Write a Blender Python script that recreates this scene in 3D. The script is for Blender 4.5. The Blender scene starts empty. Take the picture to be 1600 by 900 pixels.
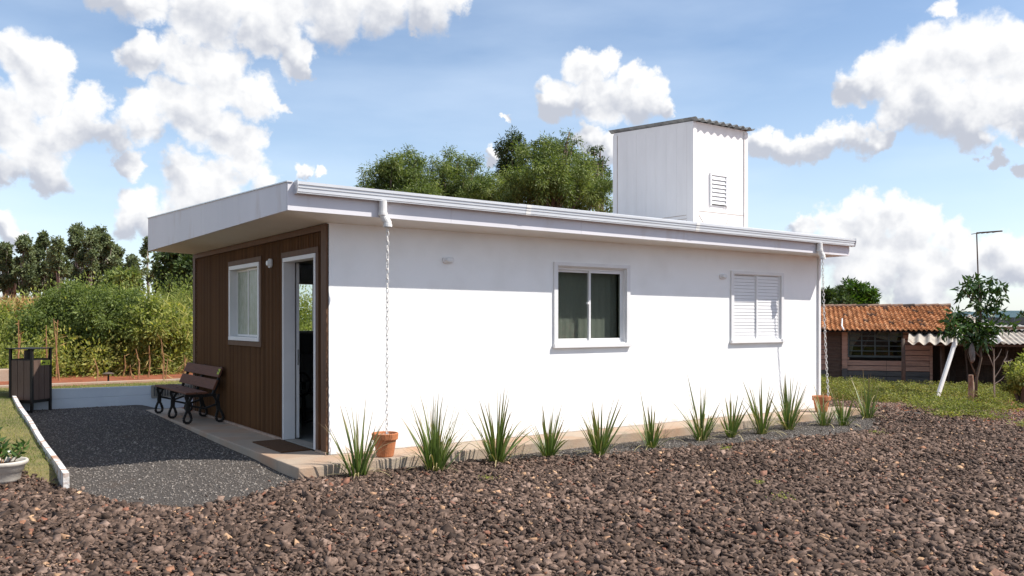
import bpy, bmesh, math, random
import numpy as np
from mathutils import Vector, Matrix
R=math.radians
scene=bpy.context.scene
C=scene.collection
rng=np.random.default_rng(7)
random.seed(7)
# ---------------------------------------------------------------- camera
CAM=np.array([-3.733,-8.829,1.475]); YAW=.958; FPX=1331.85; HY=501.17
FW=np.array([math.cos(YAW),math.sin(YAW),0.]); RT=np.array([math.sin(YAW),-math.cos(YAW),0.]); UP=np.array([0,0,1.])
cd=bpy.data.cameras.new('camera'); cam=bpy.data.objects.new('camera',cd); C.objects.link(cam)
cam.location=CAM; cam.rotation_euler=(R(90),0,YAW-R(90))
cd.lens=FPX/1600*36; cd.sensor_width=36; cd.shift_y=(HY-450)/1600; cd.clip_end=20000; cd.clip_start=.05
scene.camera=cam
def at(px,py,depth): return CAM+(FW+RT*(px-800)/FPX+UP*(HY-py)/FPX)*depth
def dirpx(px,py):
    d=FW+RT*(px-800)/FPX+UP*(HY-py)/FPX
    return d/np.linalg.norm(d)
# ---------------------------------------------------------------- light
SUN=np.array([1.0,-1.0,1.68]); SUN=SUN/np.linalg.norm(SUN)
EXPOSURE=.68; SKY_STRENGTH=.106; SUN_STRENGTH=3.95
sl=bpy.data.lights.new('sun','SUN'); sl.energy=SUN_STRENGTH; sl.angle=R(.5); sl.color=(1,.955,.88)
so=bpy.data.objects.new('sun',sl); C.objects.link(so)
so.rotation_euler=Vector(-SUN).to_track_quat('-Z','Y').to_euler()
scene.view_settings.view_transform='Standard'; scene.view_settings.look='None'
scene.view_settings.exposure=EXPOSURE; scene.view_settings.gamma=1
scene.render.engine='CYCLES'
w=bpy.data.worlds.new('World'); scene.world=w; w.use_nodes=True
w.cycles.sampling_method='MANUAL'; w.cycles.sample_map_resolution=256
nt=w.node_tree; N=nt.nodes; L=nt.links; N.clear()
sky=N.new('ShaderNodeTexSky'); sky.sky_type='NISHITA'; sky.sun_disc=False
sky.sun_elevation=math.asin(SUN[2]); sky.sun_rotation=math.atan2(SUN[0],SUN[1])
sky.altitude=300; sky.air_density=1.0; sky.dust_density=.7; sky.ozone_density=1.6
CL=[ # clouds: azimuth/height given as picture-like angles (px right, px up from frame top-left), radius
 (180,-20,50),(230,5,55),(330,15,85),(430,15,85),(520,0,75),(600,0,62),(670,0,55),(715,0,35),(400,60,45),(462,82,36),(480,103,18),(660,35,22),
 (45,95,72),(90,90,45),(60,140,70),(10,190,70),(40,230,55),(70,265,42),(100,215,50),(10,70,40),(-60,150,70),(10,270,35),
 (150,170,42),(130,200,50),(175,210,40),
 (232,92,42),(285,95,52),(345,120,62),(405,155,48),(300,170,70),(225,190,50),(360,205,55),(435,160,22),(390,215,40),
 (205,255,24),(290,262,42),(340,285,55),(390,262,40),(415,290,30),(300,310,50),(350,320,50),(220,320,45),(190,345,30),(5,350,38),(28,372,26),(260,350,50),
 (908,108,34),(950,100,28),(985,125,30),(1015,140,30),(880,152,38),(945,160,52),(1005,165,42),(1040,168,22),(850,172,22),
 (922,225,26),(950,240,28),(768,240,15),(790,193,8),(475,267,16),(500,268,10),
 (1478,15,26),(1345,125,38),(1390,115,55),(1450,90,62),(1510,80,70),(1575,75,62),(1460,160,62),(1530,165,66),(1590,150,70),(1650,120,90),(1400,165,40),(1520,205,40),(1590,205,22),(1330,145,26),
 (1190,225,26),(1225,230,26),(1262,228,30),(1300,218,32),(1340,215,30),(1370,205,22),
 (1345,318,34),(1395,330,38),(1300,350,40),(1250,355,26),(1440,350,42),(1345,370,60),(1420,400,60),(1490,375,36),(1500,410,50),(1555,385,34),(1590,410,50),(1290,400,40),(1340,430,60),(1440,445,60),(1550,250,18),(1535,255,14),(1585,270,18),(1660,400,70)]
rs=random.Random(11)
vecs=[]
for (px,py,r) in CL:
    if px<460 and r>30: r*=.86
    d=dirpx(px,py); vecs.append((d,r*.93/FPX*(np.dot(d,FW))**1.2))
for k in range(26):      # the same kind of cumulus all round the rest of the sky
    az=rs.uniform(0,2*math.pi); el=R(rs.uniform(10,65)); c0=np.array([math.cos(az)*math.cos(el),math.sin(az)*math.cos(el),math.sin(el)])
    if np.dot(c0,FW)>.55: continue
    for j in range(3):
        c=c0+np.array([rs.uniform(-.1,.1),rs.uniform(-.1,.1),rs.uniform(-.03,.03)]); vecs.append((c/np.linalg.norm(c),rs.uniform(.06,.13)))
def cloud_group(A1,A2,A3,det):
    g=bpy.data.node_groups.new('cloud_density','ShaderNodeTree')
    g.interface.new_socket('V',in_out='INPUT',socket_type='NodeSocketVector'); g.interface.new_socket('D',in_out='OUTPUT',socket_type='NodeSocketFloat')
    n=g.nodes; l=g.links; gi=n.new('NodeGroupInput'); go=n.new('NodeGroupOutput')
    n0=n.new('ShaderNodeVectorMath'); n0.operation='NORMALIZE'; l.new(gi.outputs[0],n0.inputs[0])
    def warp(src,scale,amp,det,rough=.55):
        t=n.new('ShaderNodeTexNoise'); t.inputs['Scale'].default_value=scale; t.inputs['Detail'].default_value=det; t.inputs['Roughness'].default_value=rough
        l.new(gi.outputs[0],t.inputs['Vector'])
        s=n.new('ShaderNodeVectorMath'); s.operation='SUBTRACT'; s.inputs[1].default_value=(.5,.5,.5); l.new(t.outputs['Color'],s.inputs[0])
        m=n.new('ShaderNodeVectorMath'); m.operation='MULTIPLY_ADD'; m.inputs[1].default_value=(amp,)*3; l.new(s.outputs[0],m.inputs[0]); l.new(src,m.inputs[2])
        return m.outputs[0]
    v=warp(n0.outputs[0],7,A1,3)
    if A2: v=warp(v,30,A2,det,.6)
    nn_=n.new('ShaderNodeVectorMath'); nn_.operation='NORMALIZE'; l.new(v,nn_.inputs[0]); v=nn_.outputs[0]
    cur=None
    for d,r in vecs:
        c=math.cos(r); dt=n.new('ShaderNodeVectorMath'); dt.operation='DOT_PRODUCT'; dt.inputs[1].default_value=tuple(d); l.new(v,dt.inputs[0])
        m=n.new('ShaderNodeMath'); m.operation='MULTIPLY_ADD'; m.inputs[1].default_value=1/(1-c); m.inputs[2].default_value=-c/(1-c); l.new(dt.outputs['Value'],m.inputs[0])
        if cur is None: cur=m.outputs[0]; continue
        x=n.new('ShaderNodeMath'); x.operation='SMOOTH_MAX'; x.inputs[2].default_value=.18; l.new(cur,x.inputs[0]); l.new(m.outputs[0],x.inputs[1]); cur=x.outputs[0]
    if not A3: l.new(cur,go.inputs[0]); return g
    t=n.new('ShaderNodeTexNoise'); t.inputs['Scale'].default_value=22; t.inputs['Detail'].default_value=9; t.inputs['Roughness'].default_value=.6; l.new(gi.outputs[0],t.inputs['Vector'])
    b=n.new('ShaderNodeMapRange'); b.inputs['From Min'].default_value=.3; b.inputs['From Max'].default_value=.7; b.inputs['To Min'].default_value=-A3; b.inputs['To Max'].default_value=A3; l.new(t.outputs['Fac'],b.inputs['Value'])
    a=n.new('ShaderNodeMath'); a.operation='ADD'; l.new(cur,a.inputs[0]); l.new(b.outputs[0],a.inputs[1])
    l.new(a.outputs[0],go.inputs[0]); return g
cg=cloud_group(.05,.05,.42,6); cg2=cloud_group(.055,.045,0,3)
tc=N.new('ShaderNodeTexCoord'); nv=N.new('ShaderNodeVectorMath'); nv.operation='NORMALIZE'; L.new(tc.outputs['Generated'],nv.inputs[0])
def dens(grp,off):
    g=N.new('ShaderNodeGroup'); g.node_tree=grp
    if off is None: L.new(nv.outputs[0],g.inputs[0])
    else:
        a=N.new('ShaderNodeVectorMath'); a.operation='ADD'; a.inputs[1].default_value=tuple(off); L.new(nv.outputs[0],a.inputs[0]); L.new(a.outputs[0],g.inputs[0])
    return g.outputs[0]
LD=RT*.45+UP*.9
d0=dens(cg,None); dp=dens(cg2,LD*.022); dm=dens(cg2,LD*-.022)
al=N.new('ShaderNodeMapRange'); al.interpolation_type='SMOOTHSTEP'; al.inputs['From Min'].default_value=-.24; al.inputs['From Max'].default_value=.56; L.new(d0,al.inputs['Value'])
df=N.new('ShaderNodeMath'); df.operation='SUBTRACT'; L.new(dm,df.inputs[0]); L.new(dp,df.inputs[1])   # >0 on the lit side
# billows: the slope of a fine noise towards the light
def nz(off):
    t=N.new('ShaderNodeTexNoise'); t.inputs['Scale'].default_value=19; t.inputs['Detail'].default_value=5; t.inputs['Roughness'].default_value=.55
    a=N.new('ShaderNodeVectorMath'); a.operation='ADD'; a.inputs[1].default_value=tuple(off); L.new(nv.outputs[0],a.inputs[0]); L.new(a.outputs[0],t.inputs['Vector']); return t.outputs['Fac']
bn_=N.new('ShaderNodeMath'); bn_.operation='SUBTRACT'; L.new(nz(LD*-.007),bn_.inputs[0]); L.new(nz(LD*.007),bn_.inputs[1])
th=N.new('ShaderNodeMath'); th.operation='MULTIPLY_ADD'; th.inputs[1].default_value=4.2; L.new(bn_.outputs[0],th.inputs[0]); L.new(df.outputs[0],th.inputs[2])
br=N.new('ShaderNodeMapRange'); br.interpolation_type='SMOOTHSTEP'; br.inputs['From Min'].default_value=-1.9; br.inputs['From Max'].default_value=.95; L.new(th.outputs[0],br.inputs['Value'])
cc=N.new('ShaderNodeMix'); cc.data_type='RGBA'; cc.inputs[6].default_value=(3.4,3.6,4.1,1); cc.inputs[7].default_value=(6.25,6.25,6.25,1); L.new(br.outputs[0],cc.inputs[0])
# thin high veil, stronger low down
vt=N.new('ShaderNodeTexNoise'); vt.inputs['Scale'].default_value=3.2; vt.inputs['Detail'].default_value=6; mp=N.new('ShaderNodeMapping'); mp.inputs['Scale'].default_value=(1,1,4); L.new(nv.outputs[0],mp.inputs[0]); L.new(mp.outputs[0],vt.inputs['Vector'])
vm=N.new('ShaderNodeMapRange'); vm.inputs['From Min'].default_value=.42; vm.inputs['From Max'].default_value=.75; vm.inputs['To Max'].default_value=.26; L.new(vt.outputs['Fac'],vm.inputs['Value'])
sx=N.new('ShaderNodeSeparateXYZ'); L.new(nv.outputs[0],sx.inputs[0])
lo=N.new('ShaderNodeMapRange'); lo.inputs['From Min'].default_value=.0; lo.inputs['From Max'].default_value=.30; lo.inputs['To Min'].default_value=.42; lo.inputs['To Max'].default_value=.02; L.new(sx.outputs['Z'],lo.inputs['Value'])
va=N.new('ShaderNodeMath'); va.operation='ADD'; L.new(vm.outputs[0],va.inputs[0]); L.new(lo.outputs[0],va.inputs[1])
veil=N.new('ShaderNodeMix'); veil.data_type='RGBA'; veil.inputs[7].default_value=(5.6,6.4,7.4,1); L.new(va.outputs[0],veil.inputs[0]); L.new(sky.outputs[0],veil.inputs[6])
sm=N.new('ShaderNodeMix'); sm.data_type='RGBA'; L.new(al.outputs[0],sm.inputs[0]); L.new(veil.outputs[2],sm.inputs[6]); L.new(cc.outputs[2],sm.inputs[7])
bg=N.new('ShaderNodeBackground'); bg.inputs['Strength'].default_value=SKY_STRENGTH; L.new(sm.outputs[2],bg.inputs['Color'])
wo=N.new('ShaderNodeOutputWorld'); L.new(bg.outputs[0],wo.inputs['Surface'])
# ---------------------------------------------------------------- helpers
def tag(o,label=None,cat=None,group=None,kind=None):
    if label: o['label']=label
    if cat: o['category']=cat
    if group: o['group']=group
    if kind: o['kind']=kind
    return o
def empty(name,loc=(0,0,0),rz=0,label=None,cat=None,group=None):
    o=bpy.data.objects.new(name,None); C.objects.link(o); o.location=loc; o.rotation_euler=(0,0,rz); o.empty_display_size=.1
    return tag(o,label,cat,group)
class MB:
    def __init__(s): s.v=[]; s.f=[]
    def add(s,vs,fs):
        b=len(s.v); s.v+= [tuple(map(float,v)) for v in vs]; s.f+=[tuple(b+i for i in f) for f in fs]; return s
    def box(s,x0,x1,y0,y1,z0,z1):
        return s.hexa([(x0,y0,z0),(x1,y0,z0),(x1,y1,z0),(x0,y1,z0)],[(x0,y0,z1),(x1,y0,z1),(x1,y1,z1),(x0,y1,z1)])
    def hexa(s,b,t):
        return s.add(list(b)+list(t),[(3,2,1,0),(4,5,6,7),(0,1,5,4),(1,2,6,5),(2,3,7,6),(3,0,4,7)])
    def bar(s,p,q,wx,wy=None):
        wy=wy or wx; p=Vector(p); q=Vector(q); d=(q-p).normalized(); a=d.cross(Vector((0,0,1)))
        if a.length<.01: a=Vector((1,0,0))
        a.normalize(); b=d.cross(a).normalized(); a=a*wx/2; b=b*wy/2
        return s.hexa([p-a-b,p+a-b,p+a+b,p-a+b],[q-a-b,q+a-b,q+a+b,q-a+b])
    def tube(s,pts,rad,n=8,cap=True):
        pts=[Vector(p) for p in pts]; m=len(pts)
        rad=[rad]*m if not hasattr(rad,'__len__') else list(rad)
        b=len(s.v); ref=Vector((.13,.31,.94))
        for i,p in enumerate(pts):
            d=(pts[min(i+1,m-1)]-pts[max(i-1,0)]).normalized()
            a=d.cross(ref)
            if a.length<.05: a=d.cross(Vector((1,0,0)))
            a.normalize(); c=d.cross(a)
            for k in range(n):
                t=2*math.pi*k/n; s.v.append(tuple(p+(a*math.cos(t)+c*math.sin(t))*rad[i]))
        for i in range(m-1):
            for k in range(n):
                k2=(k+1)%n; s.f.append((b+i*n+k,b+i*n+k2,b+(i+1)*n+k2,b+(i+1)*n+k))
        if cap: s.f.append(tuple(b+k for k in range(n))[::-1]); s.f.append(tuple(b+(m-1)*n+k for k in range(n)))
        return s
    def lathe(s,prof,c=(0,0,0),n=28):
        b=len(s.v)
        for r,z in prof:
            for k in range(n):
                t=2*math.pi*k/n; s.v.append((c[0]+r*math.cos(t),c[1]+r*math.sin(t),c[2]+z))
        for i in range(len(prof)-1):
            for k in range(n):
                k2=(k+1)%n; s.f.append((b+i*n+k,b+i*n+k2,b+(i+1)*n+k2,b+(i+1)*n+k))
        return s
    def extrude(s,poly,fn,t0,t1):      # poly of 2d points, fn(p,t)->xyz
        n=len(poly); a=[fn(p,t0) for p in poly]+[fn(p,t1) for p in poly]
        return s.add(a,[tuple(range(n))[::-1],tuple(range(n,2*n))]+[(i,(i+1)%n,n+(i+1)%n,n+i) for i in range(n)])
    def mesh(s,name,smooth=False):
        me=bpy.data.meshes.new(name); me.from_pydata(s.v,[],s.f); me.validate(); 
        bm=bmesh.new(); bm.from_mesh(me); bmesh.ops.recalc_face_normals(bm,faces=bm.faces); bm.to_mesh(me); bm.free()
        if smooth: me.shade_smooth()
        return me
    def build(s,name,mat,parent=None,smooth=False,bevel=0,loc=None):
        me=s.mesh(name,smooth); me.materials.append(mat)
        o=bpy.data.objects.new(name,me); C.objects.link(o)
        if bevel:
            m=o.modifiers.new('bevel','BEVEL'); m.width=bevel; m.segments=2; m.limit_method='ANGLE'
        if parent is not None:
            o.parent=parent
            if loc is None: attach(o,parent)
            else: o.location=loc
        elif loc is not None: o.location=loc
        return o
def worldloc(o):
    p=Vector((0,0,0))
    while o is not None: p+=o.location; o=o.parent
    return p
def attach(o,parent):      # geometry given in world metres, parent not rotated
    o.location=-worldloc(parent)
def inst(name,me,parent=None,loc=(0,0,0),rot=(0,0,0),sc=(1,1,1)):
    o=bpy.data.objects.new(name,me); C.objects.link(o); o.parent=parent
    o.location=loc; o.rotation_euler=rot; o.scale=sc; return o
def copy_tree(o,parent=None):
    c=o.copy(); C.objects.link(c); c.parent=parent
    for ch in list(o.children): copy_tree(ch,c)
    return c
def arr_mesh(name,V,F,mat,tint=None,tint_domain='FACE',smooth=False):
    V=np.asarray(V,dtype=np.float32).reshape(-1,3); F=np.asarray(F,dtype=np.int32); k=F.shape[1]; m=F.shape[0]
    me=bpy.data.meshes.new(name); me.vertices.add(len(V)); me.vertices.foreach_set('co',V.ravel())
    me.loops.add(m*k); me.loops.foreach_set('vertex_index',F.ravel())
    me.polygons.add(m); me.polygons.foreach_set('loop_start',np.arange(0,m*k,k,dtype=np.int32)); me.polygons.foreach_set('loop_total',np.full(m,k,dtype=np.int32))
    if tint is not None:
        a=me.attributes.new('tint','FLOAT',tint_domain); a.data.foreach_set('value',np.asarray(tint,dtype=np.float32))
    me.update(calc_edges=True)
    if smooth: me.shade_smooth()
    me.materials.append(mat); return me
def arr_obj(name,me,parent=None):
    o=bpy.data.objects.new(name,me); C.objects.link(o)
    if parent is not None: o.parent=parent; attach(o,parent)
    return o
# ---------------------------------------------------------------- materials
def newmat(name):
    m=bpy.data.materials.new(name); m.use_nodes=True; return m,m.node_tree.nodes,m.node_tree.links,m.node_tree.nodes['Principled BSDF']
def mat(name,c1,c2=None,scale=3,rough=.7,bump=0,bscale=40,metal=0,stretch=None,spec=.3,detail=5,c3=None,s3=1.2,lo3=.55,hi3=.75):
    m,n,l,p=newmat(name); p.inputs['Roughness'].default_value=rough; p.inputs['Metallic'].default_value=metal; p.inputs['Specular IOR Level'].default_value=spec
    t=n.new('ShaderNodeTexCoord'); vec=t.outputs['Object']
    if stretch:
        q=n.new('ShaderNodeMapping'); q.inputs['Scale'].default_value=stretch; l.new(vec,q.inputs[0]); vec=q.outputs[0]
    col=None
    if c2:
        z=n.new('ShaderNodeTexNoise'); z.inputs['Scale'].default_value=scale; z.inputs['Detail'].default_value=detail; z.inputs['Roughness'].default_value=.62; l.new(vec,z.inputs['Vector'])
        r=n.new('ShaderNodeMapRange'); r.inputs['From Min'].default_value=.34; r.inputs['From Max'].default_value=.66; l.new(z.outputs['Fac'],r.inputs['Value'])
        x=n.new('ShaderNodeMix'); x.data_type='RGBA'; x.inputs[6].default_value=(*c1,1); x.inputs[7].default_value=(*c2,1); l.new(r.outputs[0],x.inputs[0]); col=x.outputs[2]
        if c3:
            z=n.new('ShaderNodeTexNoise'); z.inputs['Scale'].default_value=s3; z.inputs['Detail'].default_value=7; l.new(vec,z.inputs['Vector'])
            r=n.new('ShaderNodeMapRange'); r.inputs['From Min'].default_value=lo3; r.inputs['From Max'].default_value=hi3; l.new(z.outputs['Fac'],r.inputs['Value'])
            x=n.new('ShaderNodeMix'); x.data_type='RGBA'; l.new(col,x.inputs[6]); x.inputs[7].default_value=(*c3,1); l.new(r.outputs[0],x.inputs[0]); col=x.outputs[2]
        l.new(col,p.inputs['Base Color'])
    else: p.inputs['Base Color'].default_value=(*c1,1)
    if bump:
        z=n.new('ShaderNodeTexNoise'); z.inputs['Scale'].default_value=bscale; z.inputs['Detail'].default_value=4; l.new(vec,z.inputs['Vector'])
        b=n.new('ShaderNodeBump'); b.inputs['Strength'].default_value=bump; b.inputs['Distance'].default_value=.02; l.new(z.outputs['Fac'],b.inputs['Height']); l.new(b.outputs[0],p.inputs['Normal'])
    return m
def tintmat(name,stops,rough=.6,trans=0,spec=.3,noise=0,nscale=60,point=False,bump=0):
    m,n,l,p=newmat(name); p.inputs['Roughness'].default_value=rough; p.inputs['Specular IOR Level'].default_value=spec
    a=n.new('ShaderNodeAttribute'); a.attribute_name='tint'; r=n.new('ShaderNodeValToRGB'); l.new(a.outputs['Fac'],r.inputs[0])
    e=r.color_ramp.elements; e[0].position=stops[0][0]; e[0].color=(*stops[0][1],1); e[1].position=stops[-1][0]; e[1].color=(*stops[-1][1],1)
    for pos,c in stops[1:-1]: q=e.new(pos); q.color=(*c,1)
    col=r.outputs[0]
    if noise:
        t=n.new('ShaderNodeTexCoord'); z=n.new('ShaderNodeTexNoise'); z.inputs['Scale'].default_value=nscale; z.inputs['Detail'].default_value=4; l.new(t.outputs['Object'],z.inputs['Vector'])
        mr=n.new('ShaderNodeMapRange'); mr.inputs['From Min'].default_value=.3; mr.inputs['From Max'].default_value=.7; mr.inputs['To Min'].default_value=1-noise; mr.inputs['To Max'].default_value=1+noise; l.new(z.outputs['Fac'],mr.inputs['Value'])
        x=n.new('ShaderNodeVectorMath'); x.operation='SCALE'; l.new(col,x.inputs[0]); l.new(mr.outputs[0],x.inputs['Scale']); col=x.outputs[0]
        if bump:
            b=n.new('ShaderNodeBump'); b.inputs['Strength'].default_value=bump; b.inputs['Distance'].default_value=.01; l.new(z.outputs['Fac'],b.inputs['Height']); l.new(b.outputs[0],p.inputs['Normal'])
    l.new(col,p.inputs['Base Color'])
    if trans:
        o=n['Material Output']; tr=n.new('ShaderNodeBsdfTranslucent'); ms=n.new('ShaderNodeMixShader'); ms.inputs[0].default_value=trans
        g=n.new('ShaderNodeVectorMath'); g.operation='MULTIPLY'; g.inputs[1].default_value=(1.25,1.35,.6); l.new(col,g.inputs[0]); l.new(g.outputs[0],tr.inputs['Color'])
        l.new(p.outputs[0],ms.inputs[1]); l.new(tr.outputs[0],ms.inputs[2]); l.new(ms.outputs[0],o.inputs['Surface'])
    return m
def glassmat(name,tint,rough=.0,ior=1.5):
    m,n,l,p=newmat(name); n.remove(p); o=n['Material Output']
    t=n.new('ShaderNodeBsdfTransparent'); t.inputs[0].default_value=(*tint,1); g=n.new('ShaderNodeBsdfGlossy'); g.inputs['Roughness'].default_value=rough; g.inputs[0].default_value=(.9,.92,.9,1)
    f=n.new('ShaderNodeFresnel'); f.inputs[0].default_value=ior; x=n.new('ShaderNodeMixShader'); gm=n.new('ShaderNodeNewGeometry'); iv=n.new('ShaderNodeMath'); iv.operation='SUBTRACT'; iv.inputs[0].default_value=1; l.new(gm.outputs['Backfacing'],iv.inputs[1]); mu=n.new('ShaderNodeMath'); mu.operation='MULTIPLY'; l.new(f.outputs[0],mu.inputs[0]); l.new(iv.outputs[0],mu.inputs[1]); l.new(mu.outputs[0],x.inputs[0]); l.new(t.outputs[0],x.inputs[1]); l.new(g.outputs[0],x.inputs[2]); l.new(x.outputs[0],o.inputs['Surface']); return m
M={}
def plaster():
    m,n,l,p=newmat('white_plaster'); p.inputs['Roughness'].default_value=.85; p.inputs['Specular IOR Level'].default_value=.15
    t=n.new('ShaderNodeTexCoord'); sp=n.new('ShaderNodeSeparateXYZ'); l.new(t.outputs['Object'],sp.inputs[0])
    z=n.new('ShaderNodeTexNoise'); z.inputs['Scale'].default_value=1.6; z.inputs['Detail'].default_value=8; l.new(t.outputs['Object'],z.inputs['Vector'])
    # splash-back dirt hugging the foot of the wall, ragged upper edge
    zz=n.new('ShaderNodeTexNoise'); zz.inputs['Scale'].default_value=7; zz.inputs['Detail'].default_value=8; l.new(t.outputs['Object'],zz.inputs['Vector'])
    a=n.new('ShaderNodeMath'); a.operation='MULTIPLY_ADD'; a.inputs[1].default_value=-.28; l.new(zz.outputs['Fac'],a.inputs[0]); l.new(sp.outputs['Z'],a.inputs[2])
    mr=n.new('ShaderNodeMapRange'); mr.inputs['From Min'].default_value=-.15; mr.inputs['From Max'].default_value=-.07; mr.inputs['To Min'].default_value=.38; mr.inputs['To Max'].default_value=0; l.new(a.outputs[0],mr.inputs['Value'])
    x=n.new('ShaderNodeMix'); x.data_type='RGBA'; x.inputs[6].default_value=(.90,.895,.885,1); x.inputs[7].default_value=(.82,.81,.79,1)
    q=n.new('ShaderNodeMapRange'); q.inputs['From Min'].default_value=.45; q.inputs['From Max'].default_value=.75; l.new(z.outputs['Fac'],q.inputs['Value']); l.new(q.outputs[0],x.inputs[0])
    y=n.new('ShaderNodeMix'); y.data_type='RGBA'; y.inputs[7].default_value=(.42,.26,.17,1); l.new(mr.outputs[0],y.inputs[0]); l.new(x.outputs[2],y.inputs[6]); l.new(y.outputs[2],p.inputs['Base Color'])
    z2=n.new('ShaderNodeTexNoise'); z2.inputs['Scale'].default_value=45; z2.inputs['Detail'].default_value=4; l.new(t.outputs['Object'],z2.inputs['Vector'])
    b=n.new('ShaderNodeBump'); b.inputs['Strength'].default_value=.35; b.inputs['Distance'].default_value=.006; l.new(z2.outputs['Fac'],b.inputs['Height']); l.new(b.outputs[0],p.inputs['Normal'])
    return m
M['plaster']=plaster()
M['white']=mat('white_paint',(.80,.79,.79),(.74,.73,.73),2.5,.45,.06,30)
M['cream']=mat('soffit_paint',(.76,.73,.69),(.70,.67,.63),1.5,.7,.05,20)
M['fascia']=mat('fascia_sheet',(.72,.70,.73),(.66,.645,.675),1.1,.55,.12,3,stretch=(1,1,.3),c3=(.58,.52,.50),s3=3.5,lo3=.58,hi3=.78)
M['gutter']=mat('gutter_metal',(.72,.72,.73),(.62,.62,.63),3,.38,0,metal=.35,stretch=(.4,3,3))
M['roofsheet']=mat('roof_sheet',(.7,.7,.71),(.55,.5,.46),2,.5,metal=.2)
M['panel']=mat('tower_panel',(.84,.81,.79),(.78,.75,.73),1.6,.65,.1,8,stretch=(2.5,2.5,.5),c3=(.62,.50,.42),s3=3.0,lo3=.72,hi3=.85)
M['joint']=mat('panel_joint',(.50,.42,.36),(.35,.28,.24),6,.8)
M['fibro']=mat('fibre_cement',(.30,.31,.30),(.16,.16,.16),6,.85,.2,60,c3=(.10,.09,.08),s3=4)
M['slat']=mat('brown_slat',(.155,.072,.029),(.095,.044,.018),3,.7,.15,60,stretch=(20,20,.6),spec=.12)
def vary(m,amt):      # every board its own tone
    n=m.node_tree.nodes; l=m.node_tree.links; p=n['Principled BSDF']; src=p.inputs['Base Color'].links[0].from_socket
    oi=n.new('ShaderNodeObjectInfo'); r=n.new('ShaderNodeMapRange'); r.inputs['To Min'].default_value=1-amt; r.inputs['To Max'].default_value=1+amt; l.new(oi.outputs['Random'],r.inputs['Value'])
    x=n.new('ShaderNodeVectorMath'); x.operation='SCALE'; l.new(src,x.inputs[0]); l.new(r.outputs[0],x.inputs['Scale']); l.new(x.outputs[0],p.inputs['Base Color'])
vary(M['slat'],.22)
M['slatback']=mat('brown_backing',(.030,.015,.008),(.022,.011,.006),4,.9,spec=.05)
M['trim']=mat('brown_trim',(.14,.07,.036),(.10,.05,.026),4,.6,.08,40,stretch=(6,6,1))
M['concrete']=mat('slab_concrete',(.42,.33,.25),(.34,.28,.22),2.2,.85,.25,45,c3=(.40,.25,.16),s3=1.4,lo3=.45,hi3=.7)
M['concrete_grey']=mat('old_concrete',(.36,.33,.29),(.26,.24,.21),5,.9,.4,40)
M['base']=mat('wall_base',(.42,.32,.25),(.34,.22,.16),5,.85,.3,50)
M['glassdark']=glassmat('tinted_glass',(.66,.69,.66),0,1.55)
M['glass']=glassmat('clear_glass',(.86,.9,.88),0,1.45)
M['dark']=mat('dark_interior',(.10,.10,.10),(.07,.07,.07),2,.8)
M['inwall']=mat('interior_wall',(.22,.23,.23),(.18,.19,.19),1,.8)  # white walls coloured grey, indoor shade is in the tone
M['tile']=mat('floor_tile',(.36,.37,.35),(.31,.32,.31),2,.18,spec=.5)
M['curtain']=mat('grey_curtain',(.58,.56,.53),(.50,.48,.46),20,.9,stretch=(6,1,.3))
M['iron']=mat('black_iron',(.016,.015,.015),(.03,.026,.022),30,.5,.3,80,metal=.3)
M['benchwood']=mat('bench_plank',(.17,.070,.040),(.12,.05,.030),6,.75,.15,30,stretch=(8,1,8))
M['binwood']=mat('bin_plank',(.13,.085,.065),(.10,.062,.048),6,.55,.12,30,stretch=(8,8,1))
M['sticker']=mat('yellow_green_sticker',(.42,.50,.06))
M['terracotta']=mat('terracotta',(.55,.20,.085),(.44,.16,.07),9,.75,.2,60)
M['chain']=mat('white_chain',(.78,.75,.71),rough=.4)
M['pvc']=mat('white_pvc',(.80,.78,.75),(.74,.72,.69),6,.35)
M['lamp']=mat('lamp_shell',(.74,.74,.74),rough=.3)
M['coir']=mat('coir_mat',(.15,.075,.035),(.09,.045,.022),60,.95,.8,200)
M['kerb']=mat('kerb_paint',(.72,.70,.68),(.56,.53,.50),7,.8,.5,40,c3=(.42,.25,.17),s3=7,lo3=.52,hi3=.66)
M['bluewall']=mat('low_wall_paint',(.62,.68,.74),(.55,.61,.68),2,.8,.25,25)  # white wall with the blue of skylit shade mixed into its colour
M['whitepot']=mat('white_planter',(.62,.57,.50),(.50,.45,.39),8,.6,.1,40)
M['potsoil']=mat('potting_soil',(.035,.022,.015),(.06,.04,.028),60,.95,.8,120)
M['rust']=mat('rusty_sheet',(.20,.09,.05),(.33,.24,.18),5,.7)
M['plank_pink']=mat('faded_pink_boards',(.44,.29,.22),(.33,.21,.16),4,.85,.4,30,stretch=(.6,3,6),c3=(.16,.12,.10),s3=2.5)
M['plank_grey']=mat('grey_painted_boards',(.115,.115,.11),(.08,.08,.078),4,.85,.4,30,stretch=(.6,3,6))
M['plank_old']=mat('weathered_boards',(.12,.085,.065),(.07,.05,.04),4,.9,.4,30,stretch=(.6,3,6))
M['post']=mat('rough_post',(.075,.055,.045),(.12,.09,.07),10,.9,.5,30)
M['winframe']=mat('blue_green_frame',(.07,.10,.10),(.05,.07,.07),8,.6)
M['corrug']=mat('old_corrugated',(.46,.41,.34),(.33,.29,.25),2.5,.8,.3,20,c3=(.20,.14,.10),s3=2.2)
M['corrug_white']=mat('pale_corrugated',(.58,.56,.53),(.42,.38,.34),3,.7)
M['bark']=mat('tree_bark',(.16,.115,.085),(.08,.06,.045),8,.9,.6,30,stretch=(2,2,.4))
M['palebark']=mat('pale_bark',(.36,.30,.25),(.22,.17,.14),4,.85,.4,20,stretch=(2,2,.3))
M['cornstalk']=mat('dry_stalk',(.34,.18,.09),(.24,.12,.06),14,.8)
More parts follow.
